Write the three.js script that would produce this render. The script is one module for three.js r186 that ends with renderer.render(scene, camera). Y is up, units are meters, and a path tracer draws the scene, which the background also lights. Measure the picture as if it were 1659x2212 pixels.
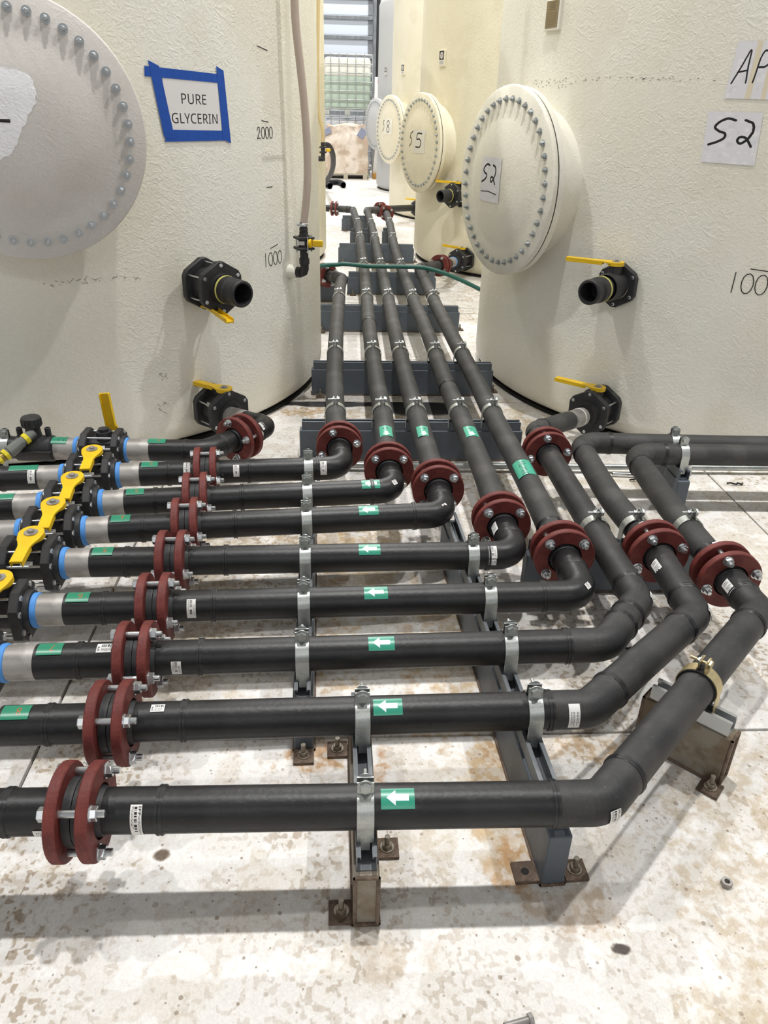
import * as THREE from 'three';
import { mergeGeometries, toCreasedNormals } from 'three/addons/utils/BufferGeometryUtils.js';
import { RoundedBoxGeometry } from 'three/addons/geometries/RoundedBoxGeometry.js';
import { RectAreaLightUniformsLib } from 'three/addons/lights/RectAreaLightUniformsLib.js';

// ---------------------------------------------------------------- camera, exposure, lamps
const scene = new THREE.Scene();
scene.background = new THREE.Color(0x000000);
const renderer = new THREE.WebGLRenderer();
renderer.toneMapping = THREE.LinearToneMapping;
renderer.toneMappingExposure = 0.92;
renderer.shadowMap.enabled = true;
RectAreaLightUniformsLib.init();

const FPX = 1644.4, PITCH = 0.487, YAW = 0.0616541, ROLL = 0.0270896, EYE = 1.4676;
const camera = new THREE.PerspectiveCamera(2 * Math.atan(1106 / FPX) * 180 / Math.PI, 1659 / 2212, 0.05, 80);
{
  const f = new THREE.Vector3(Math.sin(YAW) * Math.cos(PITCH), -Math.sin(PITCH), -Math.cos(YAW) * Math.cos(PITCH));
  const r = new THREE.Vector3(Math.cos(YAW), 0, Math.sin(YAW)), u = new THREE.Vector3().crossVectors(r, f);
  const r2 = r.clone().multiplyScalar(Math.cos(ROLL)).addScaledVector(u, Math.sin(ROLL));
  const u2 = u.clone().multiplyScalar(Math.cos(ROLL)).addScaledVector(r, -Math.sin(ROLL));
  camera.quaternion.setFromRotationMatrix(new THREE.Matrix4().makeBasis(r2, u2, f.clone().negate()));
  camera.position.set(0, EYE, 0);
  camera.updateMatrixWorld();
}
const LAMP_Y = 8.0, LAMP_I = 3200, LAMP_SIZE = 0.18;
const LAMPS = [];   // x, z, output
for (const [x, k] of [[-3.6, 0.66], [0.3, 1], [4.2, 0.95]]) for (const z of [-2.9, -9.5, -16.1, -22.4]) LAMPS.push([x, z, k]);
for (const x of [-3.6, 0.3, 4.2]) LAMPS.push([x, 7.2, 0.3]);

// ---------------------------------------------------------------- helpers
let seed = 12345;
const rnd = () => { seed = (seed * 1664525 + 1013904223) >>> 0; return seed / 4294967296; };
const rr = (a, b) => a + (b - a) * rnd();
const V = (x, y, z) => new THREE.Vector3(x, y, z);
const UP = V(0, 1, 0);
const taken = new Map();
const numbered = (n) => { const k = taken.get(n) || 0; taken.set(n, k + 1); return k ? n + '_' + String(k).padStart(3, '0') : n; };
const origin = new WeakMap();
function tag(o, label, category, group, kind) {
  if (label) o.userData.label = label;
  if (category) o.userData.category = category;
  if (group) o.userData.group = group;
  if (kind) o.userData.kind = kind;
  return o;
}
function thing(name, label, category, [x, y, z] = [0, 0, 0], group, kind) {
  const o = new THREE.Group(); o.name = numbered(name); o.position.set(x, y, z); scene.add(o);
  origin.set(o, [x, y, z]); return tag(o, label, category, group, kind);
}
function join(geos) {
  let list = (Array.isArray(geos) ? geos.flat(3) : [geos]).filter(Boolean);
  list = list.map((g) => { const n = g.index ? g.toNonIndexed() : g; for (const k of Object.keys(n.attributes)) if (!['position', 'normal', 'uv'].includes(k)) n.deleteAttribute(k); return n; });
  return list.length === 1 ? list[0].clone() : mergeGeometries(list, false);
}
function meshOf(name, geo, mat, parent) {
  const m = new THREE.Mesh(geo, mat); m.name = name; m.castShadow = true; m.receiveShadow = true; parent.add(m); return m;
}
// world-space geometry -> a named part of parent
function part(name, geos, mat, parent, label) {
  const o = origin.get(parent) || [0, 0, 0];
  const g = join(geos); g.translate(-o[0], -o[1], -o[2]);
  const m = meshOf(name, g, mat, parent); origin.set(m, o);
  if (label) m.userData.label = label;
  return m;
}
// local geometry, shared (for clones)
const local = (name, geo, mat, parent, label) => { const m = meshOf(name, geo, mat, parent); origin.set(m, [0, 0, 0]); if (label) m.userData.label = label; return m; };
// one-mesh thing, world-space geometry
function solo(name, geos, mat, label, category, [x, y, z], group, kind) {
  const g = join(geos); g.translate(-x, -y, -z);
  const m = meshOf(numbered(name), g, mat, scene); m.position.set(x, y, z); return tag(m, label, category, group, kind);
}
function copyOf(root, label, [x, y, z], quat, group) {
  const c = root.clone(); c.name = numbered(root.name.replace(/_\d\d\d$/, '')); c.userData = { ...root.userData };
  c.position.set(x, y, z); if (quat) c.quaternion.copy(quat); scene.add(c); return tag(c, label, null, group);
}
// ---- geometry
function boxUV(g) {
  g = g.index ? g.toNonIndexed() : g;
  const p = g.attributes.position, n = g.attributes.normal, uv = new Float32Array(p.count * 2);
  for (let i = 0; i < p.count; i += 3) {
    let nx = 0, ny = 0, nz = 0;
    for (let k = 0; k < 3; k++) { nx += n.getX(i + k); ny += n.getY(i + k); nz += n.getZ(i + k); }
    nx = Math.abs(nx); ny = Math.abs(ny); nz = Math.abs(nz);
    for (let k = 0; k < 3; k++) {
      const x = p.getX(i + k), y = p.getY(i + k), z = p.getZ(i + k);
      const [a, b] = nx > ny && nx > nz ? [z, y] : ny > nz ? [x, z] : [x, y];
      uv[(i + k) * 2] = a; uv[(i + k) * 2 + 1] = b;
    }
  }
  g.setAttribute('uv', new THREE.BufferAttribute(uv, 2)); return g;
}
function box(w, h, d, x = 0, y = 0, z = 0, ry = 0, bev = 0.002) {
  let g = bev > 0 ? new RoundedBoxGeometry(w, h, d, 1, Math.min(bev, w / 2.01, h / 2.01, d / 2.01)) : new THREE.BoxGeometry(w, h, d);
  g = boxUV(g); if (ry) g.rotateY(ry); g.translate(x, y, z); return g;
}
const aim = (dir) => new THREE.Quaternion().setFromUnitVectors(UP, dir.clone().normalize());
// profile [[s, r], ...] turned about the line o + s * dir
function lathe(profile, o, dir, seg = 28, crease = 0.6) {
  let g = new THREE.LatheGeometry(profile.map(([s, r]) => new THREE.Vector2(Math.max(r, 1e-5), s)), seg);
  const uv = g.attributes.uv, R = Math.max(...profile.map((p) => p[1])), cum = [0]; for (let i = 1; i < profile.length; i++) cum.push(cum[i - 1] + Math.hypot(profile[i][0] - profile[i - 1][0], profile[i][1] - profile[i - 1][1]));
  for (let i = 0; i < uv.count; i++) uv.setXY(i, uv.getX(i) * 6.283 * R, cum[Math.round(uv.getY(i) * (profile.length - 1))]);
  g = toCreasedNormals(g, crease);
  g.applyQuaternion(aim(dir)); g.translate(o.x, o.y, o.z); return g;
}
const disc = (r, s0, s1, o, dir, seg = 24, bev = 0) => lathe(bev ? [[s0, 0], [s0, r - bev], [s0 + bev, r], [s1 - bev, r], [s1, r - bev], [s1, 0]] : [[s0, 0], [s0, r], [s1, r], [s1, 0]], o, dir, seg);
const tubeRing = (ri, ro, s0, s1, o, dir, seg = 40, bev = 0.002) => lathe([[s0, ri], [s0, ro - bev], [s0 + bev, ro], [s1 - bev, ro], [s1, ro - bev], [s1, ri], [s0, ri]], o, dir, seg, 0.5);
const hex = (r, s0, s1, o, dir) => { const c = (s1 - s0) * 0.12; let g = new THREE.LatheGeometry([[s0, 0], [s0, r], [s1 - c, r], [s1, r * 0.9], [s1, 0]].map(([s, q]) => new THREE.Vector2(Math.max(q, 1e-5), s)), 6); g = toCreasedNormals(g, 0.3); g.applyQuaternion(aim(dir)); g.translate(o.x, o.y, o.z); return g; };
// tube along points (smooth normals), uv in metres
function sweep(pts, rad, seg = 24, caps = true) {
  const n = pts.length, R = (i) => (Array.isArray(rad) ? rad[i] : rad), T = [];
  for (let i = 0; i < n; i++) T.push(pts[Math.min(i + 1, n - 1)].clone().sub(pts[Math.max(i - 1, 0)]).normalize());
  let N = new THREE.Vector3().crossVectors(T[0], Math.abs(T[0].y) > 0.9 ? V(1, 0, 0) : UP).normalize();
  const pos = [], nor = [], uv = [], idx = []; let len = 0;
  for (let i = 0; i < n; i++) {
    if (i) { len += pts[i].distanceTo(pts[i - 1]); const q = new THREE.Quaternion().setFromUnitVectors(T[i - 1], T[i]); N.applyQuaternion(q); }
    const B = new THREE.Vector3().crossVectors(T[i], N);
    for (let k = 0; k <= seg; k++) {
      const a = k / seg * Math.PI * 2, d = N.clone().multiplyScalar(Math.cos(a)).addScaledVector(B, Math.sin(a));
      pos.push(pts[i].x + d.x * R(i), pts[i].y + d.y * R(i), pts[i].z + d.z * R(i)); nor.push(d.x, d.y, d.z); uv.push(len, k / seg * 6.283 * R(i));
    }
  }
  for (let i = 0; i < n - 1; i++) for (let k = 0; k < seg; k++) { const a = i * (seg + 1) + k, b = a + seg + 1; idx.push(a, a + 1, b, b, a + 1, b + 1); }
  if (caps) for (const e of [0, n - 1]) {
    const c = pos.length / 3, d = T[e].clone().multiplyScalar(e ? 1 : -1);
    pos.push(pts[e].x, pts[e].y, pts[e].z); nor.push(d.x, d.y, d.z); uv.push(0, 0);
    for (let k = 0; k <= seg; k++) { const j = (e * (seg + 1) + k) * 3; pos.push(pos[j], pos[j + 1], pos[j + 2]); nor.push(d.x, d.y, d.z); uv.push(0.01 * k, 0); }
    for (let k = 0; k < seg; k++) e ? idx.push(c, c + 2 + k, c + 1 + k) : idx.push(c, c + 1 + k, c + 2 + k);
  }
  const g = new THREE.BufferGeometry();
  g.setAttribute('position', new THREE.Float32BufferAttribute(pos, 3)); g.setAttribute('normal', new THREE.Float32BufferAttribute(nor, 3)); g.setAttribute('uv', new THREE.Float32BufferAttribute(uv, 2)); g.setIndex(idx);
  // make the winding agree with the normals
  const a = V(), b = V(), c = V(); a.fromArray(pos, idx[0] * 3); b.fromArray(pos, idx[1] * 3); c.fromArray(pos, idx[2] * 3);
  if (b.sub(a).cross(c.sub(a)).dot(V(nor[0], nor[1], nor[2])) < 0) for (let i = 0; i < (n - 1) * seg * 6; i += 3) { const t = idx[i]; idx[i] = idx[i + 1]; idx[i + 1] = t; }
  g.setIndex(idx);
  return g;
}
const spline = (list, n, closed = false) => new THREE.CatmullRomCurve3(list.map((p) => (p.isVector3 ? p : V(...p))), closed, 'centripetal').getPoints(n);
const stick = (a, b, r, seg = 10) => sweep([a, b], r, seg);
function extrude(shape, depth, bevel = 0, curveSegments = 8) {
  const g = new THREE.ExtrudeGeometry(shape, { depth, bevelEnabled: bevel > 0, bevelSize: bevel, bevelThickness: bevel, bevelOffset: -bevel, bevelSegments: 1, curveSegments });
  return boxUV(toCreasedNormals(g, 0.5));
}
const poly = (pts) => { const s = new THREE.Shape(); pts.forEach(([x, y], i) => (i ? s.lineTo(x, y) : s.moveTo(x, y))); s.closePath(); return s; };
// a bent metal strap: path in (z, y), width along x
function strap(path, t, w) {
  const n = path.length, O = [], I = [];
  for (let i = 0; i < n; i++) {
    const a = path[Math.max(i - 1, 0)], b = path[Math.min(i + 1, n - 1)];
    let dx = b[0] - a[0], dy = b[1] - a[1]; const l = Math.hypot(dx, dy); dx /= l; dy /= l;
    O.push([path[i][0] + dy * t / 2, path[i][1] - dx * t / 2]); I.push([path[i][0] - dy * t / 2, path[i][1] + dx * t / 2]);
  }
  const g = extrude(poly([...O, ...I.reverse()]), w, 0.0004);
  g.rotateY(-Math.PI / 2); g.translate(w / 2, 0, 0); return g;   // (u,v,depth) -> (z, y, -x)
}
// a patch of a pipe's skin: u along d, v from angle a0 down to a1
function skin(c, d, r, a0, a1, len, rect, seg = 10) {
  const up = Math.abs(d.y) > 0.9 ? V(0, 0, 1) : UP.clone().addScaledVector(d, -d.y).normalize(), side = new THREE.Vector3().crossVectors(d, up);
  const pos = [], nor = [], uv = [], idx = [], [u0, v0, u1, v1] = rect;
  for (let k = 0; k <= seg; k++) for (let e = 0; e < 2; e++) {
    const a = a0 + (a1 - a0) * k / seg, n = up.clone().multiplyScalar(Math.cos(a)).addScaledVector(side, Math.sin(a));
    const p = c.clone().addScaledVector(n, r).addScaledVector(d, (e - 0.5) * len);
    pos.push(p.x, p.y, p.z); nor.push(n.x, n.y, n.z); uv.push(e ? u1 : u0, v1 + (v0 - v1) * k / seg);
  }
  for (let k = 0; k < seg; k++) { const a = k * 2; idx.push(a, a + 2, a + 1, a + 1, a + 2, a + 3); }
  const g = new THREE.BufferGeometry();
  g.setAttribute('position', new THREE.Float32BufferAttribute(pos, 3)); g.setAttribute('normal', new THREE.Float32BufferAttribute(nor, 3)); g.setAttribute('uv', new THREE.Float32BufferAttribute(uv, 2)); g.setIndex(idx);
  return g;
}

// ---------------------------------------------------------------- textures
const LAT = new Float32Array(65536); for (let i = 0; i < 65536; i++) LAT[i] = rnd();
function vnoise(x, y, per) {           // tileable value noise, lattice of per x per cells
  let xi = Math.floor(x), yi = Math.floor(y), fx = x - xi, fy = y - yi;
  fx = fx * fx * (3 - 2 * fx); fy = fy * fy * (3 - 2 * fy);
  const x0 = ((xi % per) + per) % per, x1 = (x0 + 1) % per, y0 = ((yi % per) + per) % per, y1 = (y0 + 1) % per, s = per * 131;
  const A = LAT[(x0 + y0 * 251 + s) & 65535], B = LAT[(x1 + y0 * 251 + s) & 65535], C = LAT[(x0 + y1 * 251 + s) & 65535], D = LAT[(x1 + y1 * 251 + s) & 65535];
  return A + (B - A) * fx + (C - A) * fy + (A - B - C + D) * fx * fy;
}
function fbm(u, v, per, oct) { let a = 0, w = 0.5, t = 0; for (let i = 0; i < oct; i++) { a += w * vnoise(u * per, v * per, per); t += w; per *= 2; w *= 0.5; } return a / t; }
const sat = (x) => (x < 0 ? 0 : x > 1 ? 1 : x);
const sstep = (a, b, x) => { const t = sat((x - a) / (b - a)); return t * t * (3 - 2 * t); };
function dataTex(n, fn, { srgb = true, rep = 1, m = n } = {}) {
  const d = new Uint8Array(n * m * 4), c = [0, 0, 0];
  for (let j = 0; j < m; j++) for (let i = 0; i < n; i++) { fn((i + 0.5) / n, (j + 0.5) / m, c); const k = (j * n + i) * 4; d[k] = sat(c[0] / 255) * 255; d[k + 1] = sat(c[1] / 255) * 255; d[k + 2] = sat(c[2] / 255) * 255; d[k + 3] = 255; }
  const t = new THREE.DataTexture(d, n, m, THREE.RGBAFormat); t.wrapS = t.wrapT = THREE.RepeatWrapping; t.magFilter = THREE.LinearFilter; t.minFilter = THREE.LinearFilter;
  if (srgb) t.colorSpace = THREE.SRGBColorSpace; t.repeat.set(rep, rep); t.needsUpdate = true; return t;
}
const mixTo = (c, r, g, b, t) => { c[0] += (r - c[0]) * t; c[1] += (g - c[1]) * t; c[2] += (b - c[2]) * t; };
// mottled surface: base colour, second colour in patches, fine grain, scratches
function mottle(n, rep, base, patch, amount, grain, per = 4, specks = 0, speckCol = [200, 195, 185]) {
  return dataTex(n, (u, v, c) => {
    const a = fbm(u, v, per, 5), g = vnoise(u * n / 2, v * n / 2, n / 2) - 0.5;
    c[0] = base[0]; c[1] = base[1]; c[2] = base[2];
    mixTo(c, ...patch, amount * sstep(0.42, 0.66, a));
    if (specks) { const q = vnoise(u * n / 5, v * n / 5, Math.round(n / 5)); if (q > 1 - specks) mixTo(c, ...speckCol, 0.55 * sstep(1 - specks, 1, q)); }
    for (let k = 0; k < 3; k++) c[k] += g * grain;
  }, { rep });
}
const grainBump = dataTex(512, (u, v, c) => { const a = fbm(u, v, 32, 4) * 255; c[0] = c[1] = c[2] = a; }, { srgb: false, rep: 4 });

// atlas for print, tape, handwriting
const AT = document.createElement('canvas'); AT.width = AT.height = 2048;
const cx = AT.getContext('2d'); cx.fillStyle = '#808080'; cx.fillRect(0, 0, 2048, 2048);
let ax = 0, ay = 0, ah = 0;
function tile(w, h, draw) {
  if (ax + w + 4 > 2048) { ax = 0; ay += ah + 4; ah = 0; }
  cx.save(); cx.translate(ax, ay); cx.beginPath(); cx.rect(0, 0, w, h); cx.clip(); draw(cx, w, h); cx.restore();
  const r = [(ax + 1) / 2048, 1 - (ay + h - 1) / 2048, (ax + w - 1) / 2048, 1 - (ay + 1) / 2048]; ax += w + 4; ah = Math.max(ah, h); return r;
}
function scribble(c, raw, w, col, jitter = 0) { const pts = raw.length > 2 && jitter ? new THREE.CatmullRomCurve3(raw.map(([x, y]) => new THREE.Vector3(x, y, 0))).getPoints(raw.length * 5).map((p) => [p.x, p.y]) : raw; jitter *= 0.4; c.strokeStyle = col; c.lineWidth = w; c.lineCap = 'round'; c.lineJoin = 'round'; c.beginPath(); pts.forEach(([x, y], i) => { const X = x + rr(-jitter, jitter), Y = y + rr(-jitter, jitter); i ? c.lineTo(X, Y) : c.moveTo(X, Y); }); c.stroke(); }
const arrowLeft = (c, x0, x1, y, t, hd) => { c.beginPath(); c.moveTo(x0, y); c.lineTo(x0 + hd, y - hd * 0.75); c.lineTo(x0 + hd, y - t); c.lineTo(x1, y - t); c.lineTo(x1, y + t); c.lineTo(x0 + hd, y + t); c.lineTo(x0 + hd, y + hd * 0.75); c.closePath(); c.fill(); };
const GREEN = '#35947a';
const tArrow = tile(160, 90, (c, w, h) => { c.fillStyle = GREEN; c.fillRect(0, 0, w, h); c.fillStyle = '#e9eef0'; arrowLeft(c, 26, 132, 42, 14, 44); });
const tArrowNo = ['1', '2', '3'].map((n) => tile(180, 90, (c, w, h) => { c.fillStyle = '#44a68a'; c.fillRect(0, 0, w, h); c.fillStyle = '#eef2f2'; arrowLeft(c, 12, 76, 45, 11, 34); c.fillStyle = '#14251f'; c.font = 'bold 50px sans-serif'; c.fillText(n, 116, 62); }));
const tHumic = tile(240, 130, (c, w, h) => { c.fillStyle = '#46a88c'; c.fillRect(0, 0, w, h); c.translate(w / 2, h / 2); c.rotate(Math.PI); c.fillStyle = '#13231c'; c.font = 'italic 74px sans-serif'; c.fillText('Humic', -104, 26); });
const tNo = ['1', '2', '3', '4', '5', '6', '7', '8', ''].map((n) => tile(150, 90, (c, w, h) => { c.fillStyle = '#2b8768'; c.fillRect(0, 0, w, h); c.fillStyle = '#c4622a'; c.font = '58px sans-serif'; c.translate(92, 44); c.rotate(Math.PI); c.fillText(n, -14, 20); }));
const tNoTape = [['New', 'hose'], ['St', ''], ['V/S', '']].map(([a, b]) => tile(150, 90, (c, w, h) => { c.fillStyle = '#2b8768'; c.fillRect(0, 0, w, h); c.fillStyle = '#10291f'; c.font = '30px sans-serif'; c.save(); c.translate(60, 30); c.rotate(Math.PI / 2); c.fillText(a, -22, 0); c.restore(); c.save(); c.translate(110, 30); c.rotate(Math.PI / 2); c.fillText(b, -22, 0); c.restore(); }));
const bars = (c, x, y, w, h) => { c.fillStyle = '#1b1b1b'; let p = x; while (p < x + w) { const q = rr(1.5, 5); if (rnd() > 0.45) c.fillRect(p, y, q, h); p += q; } };
const lines = (c, x, y, w, n, s) => { c.fillStyle = '#3a3a3a'; for (let i = 0; i < n; i++) for (let p = x; p < x + w * rr(0.6, 1);) { const q = rr(4, 16); c.fillRect(p, y + i * s, q, s * 0.4); p += q + 4; } };
const tStick = [0, 1, 2].map((k) => tile(90, 170, (c, w, h) => { c.fillStyle = '#eceae6'; c.fillRect(0, 0, w, h); c.save(); c.translate(w, 0); c.rotate(Math.PI / 2); c.fillStyle = '#1a1a1a'; if (k === 0) { c.font = 'bold 26px sans-serif'; c.fillText('IPP', 6, 26); } lines(c, 50, 12, 100, 2, 9); bars(c, 10, 36, 120, 22); lines(c, 8, 64, 140, 2, 9); c.restore(); }));
const tStickR = tile(80, 170, (c, w, h) => { c.fillStyle = '#f0efec'; c.fillRect(0, 0, w, h); c.save(); c.translate(w, 0); c.rotate(Math.PI / 2); lines(c, 50, 10, 100, 2, 10); lines(c, 50, 40, 110, 3, 10); c.restore(); });
const tIpp = tile(150, 90, (c, w, h) => { c.fillStyle = '#ecebe8'; c.fillRect(0, 0, w, h); c.save(); c.translate(34, 84); c.rotate(-Math.PI / 2); c.fillStyle = '#111'; c.font = 'bold 32px sans-serif'; c.fillText('IPP', 4, 0); c.restore(); bars(c, 46, 10, 92, 30); lines(c, 46, 50, 92, 3, 11); });
const tPure = tile(320, 320, (c, w, h) => { c.fillStyle = '#e6e3e2'; c.fillRect(0, 0, w, h); c.fillStyle = '#17171a'; c.textAlign = 'center'; c.font = '66px sans-serif'; c.save(); c.translate(158, 136); c.scale(0.95, 1.2); c.fillText('PURE', 0, 0); c.restore(); c.save(); c.translate(162, 246); c.scale(0.93, 1.2); c.fillText('GLYCERIN', 0, 0); c.restore(); });
const S_ = (x, y, s) => [[0.92, 0.05], [0.6, 0], [0.28, 0.16], [0.16, 0.34], [0.34, 0.48], [0.58, 0.55], [0.6, 0.68], [0.4, 0.84], [0.0, 1]].map(([a, b]) => [x + a * s, y + b * s * 1.1]);
const two_ = (x, y, s) => [[0.2, 0.0], [0.48, 0.1], [0.55, 0.35], [0.4, 0.66], [0.12, 0.86], [0.0, 0.76], [0.08, 0.62], [0.3, 0.64], [0.55, 0.95]].map(([a, b]) => [x + a * s, y + b * s * 1.1]);
const paper = (c, w, h) => { c.fillStyle = '#e4e3e6'; c.fillRect(0, 0, w, h); for (let i = 0; i < 60; i++) { c.fillStyle = `rgba(${rnd() > 0.5 ? '255,255,255' : '205,205,214'},0.25)`; c.fillRect(rr(0, w), rr(0, h), rr(10, 40), rr(6, 30)); } };
const tS2 = tile(300, 300, (c, w, h) => { paper(c, w, h); scribble(c, S_(30, 40, 140), 14, '#1d1b1d', 2); scribble(c, two_(185, 46, 140), 14, '#1d1b1d', 2); });
const tS2b = tile(250, 270, (c, w, h) => { paper(c, w, h); scribble(c, S_(16, 44, 100), 12, '#1d1b1d', 1); scribble(c, two_(130, 46, 106), 12, '#1d1b1d', 1); scribble(c, [[14, 212], [110, 206], [216, 218]], 6, '#1d1b1d'); });
const tS5 = tile(200, 190, (c, w, h) => { c.fillStyle = '#dedad0'; c.fillRect(0, 0, w, h); scribble(c, [[150, 30], [84, 32], [72, 76], [118, 74], [144, 100], [128, 136], [58, 140]], 11, '#2a2826', 1); });
const tS8 = tile(200, 190, (c, w, h) => { c.fillStyle = '#e2dfd2'; c.fillRect(0, 0, w, h); scribble(c, [[104, 92], [74, 66], [84, 34], [124, 32], [134, 64], [104, 92], [70, 122], [84, 156], [124, 154], [138, 120], [104, 92]], 10, '#2a2826', 1); });
const tApo = tile(360, 260, (c, w, h) => { paper(c, w, h); c.fillStyle = 'rgba(226,214,180,0.8)'; c.fillRect(118, 0, 34, h); c.fillRect(210, 0, 26, h); scribble(c, [[20, 190], [52, 124], [92, 40], [96, 110], [104, 186]], 9, '#1d1b1d', 1.5); scribble(c, [[42, 140], [98, 130]], 8, '#1d1b1d', 1.5); scribble(c, [[142, 184], [172, 46], [212, 50], [224, 84], [196, 112], [160, 116]], 9, '#1d1b1d', 1.5); scribble(c, [[330, 60], [280, 62], [250, 110], [254, 170], [290, 186], [330, 160], [336, 90], [318, 60]], 9, '#1d1b1d', 1.5); });
const tPlate = tile(160, 180, (c, w, h) => { c.fillStyle = '#8f7f5e'; c.fillRect(0, 0, w, h); c.fillStyle = '#6f6045'; for (let i = 0; i < 5; i++) c.fillRect(36 + (i % 2) * 10, 12 + i * 11, 90 - (i % 2) * 20, 5); for (let i = 0; i < 9; i++) c.fillRect(14, 76 + i * 11, 132, 3); });
const tTag = tile(110, 150, (c, w, h) => { c.fillStyle = '#d9d6cf'; c.fillRect(0, 0, w, h); c.fillStyle = '#2f2c30'; c.fillRect(4, 4, w - 8, 92); c.fillStyle = '#cfccc6'; c.beginPath(); c.arc(w / 2, 50, 34, 0, 7); c.fill(); c.fillStyle = '#55504f'; c.fillRect(34, 38, 42, 6); c.fillRect(30, 54, 50, 6); c.fillStyle = '#b9b6b0'; c.fillRect(12, 104, w - 24, 34); });
const tValve = tile(90, 30, (c, w, h) => { c.fillStyle = '#e4e4e2'; c.fillRect(0, 0, w, h); lines(c, 8, 8, 70, 2, 9); });
const tSack = tile(100, 200, (c, w, h) => { c.fillStyle = '#e6e2e0'; c.fillRect(0, 0, w, h); c.fillStyle = '#c8404a'; c.fillRect(20, 14, 70, 26); c.fillRect(30, 50, 24, 36); c.fillStyle = '#33415c'; c.fillRect(50, 100, 44, 12); });
const tHandle = tile(120, 60, (c, w, h) => { c.fillStyle = '#e3b50e'; c.fillRect(0, 0, w, h); c.fillStyle = '#7d6a1c'; for (let i = 0; i < 3; i++) for (let x = 14; x < 100; x += 13) c.fillRect(x, 12 + i * 15, 8, 7); });
const atlas = new THREE.CanvasTexture(AT); atlas.colorSpace = THREE.SRGBColorSpace; atlas.magFilter = THREE.LinearFilter; atlas.needsUpdate = true;

// fibreglass: laid strands and orange-peel lumps
const fibreCanvas = document.createElement('canvas'); fibreCanvas.width = fibreCanvas.height = 1024;
{
  const c = fibreCanvas.getContext('2d'); c.fillStyle = '#707070'; c.fillRect(0, 0, 1024, 1024); c.lineCap = 'round';
  for (let i = 0; i < 5200; i++) {
    const x = rr(0, 1024), y = rr(0, 1024), a = rr(-0.9, 0.9) + (rnd() > 0.7 ? 1.2 : 0), l = rr(8, 46), b = rr(-0.3, 0.3), up = rnd() > 0.45;
    c.strokeStyle = up ? `rgba(235,235,235,${rr(0.03, 0.12)})` : `rgba(10,10,10,${rr(0.02, 0.1)})`; c.lineWidth = rr(3, 12);
    for (const ox of [0, x < 60 ? 1024 : x > 964 ? -1024 : 0]) for (const oy of [0, y < 60 ? 1024 : y > 964 ? -1024 : 0]) {
      c.beginPath(); c.moveTo(x + ox, y + oy); c.quadraticCurveTo(x + ox + l / 2 * Math.cos(a + b), y + oy + l / 2 * Math.sin(a + b), x + ox + l * Math.cos(a), y + oy + l * Math.sin(a)); c.stroke();
      if (!oy && !ox && oy === 0) { /* one pass is enough inside the tile */ }
    }
  }
}
const fibre = new THREE.CanvasTexture(fibreCanvas); fibre.wrapS = fibre.wrapT = THREE.RepeatWrapping; fibre.magFilter = THREE.LinearFilter; fibre.repeat.set(1.3, 1.3); fibre.needsUpdate = true;

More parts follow.
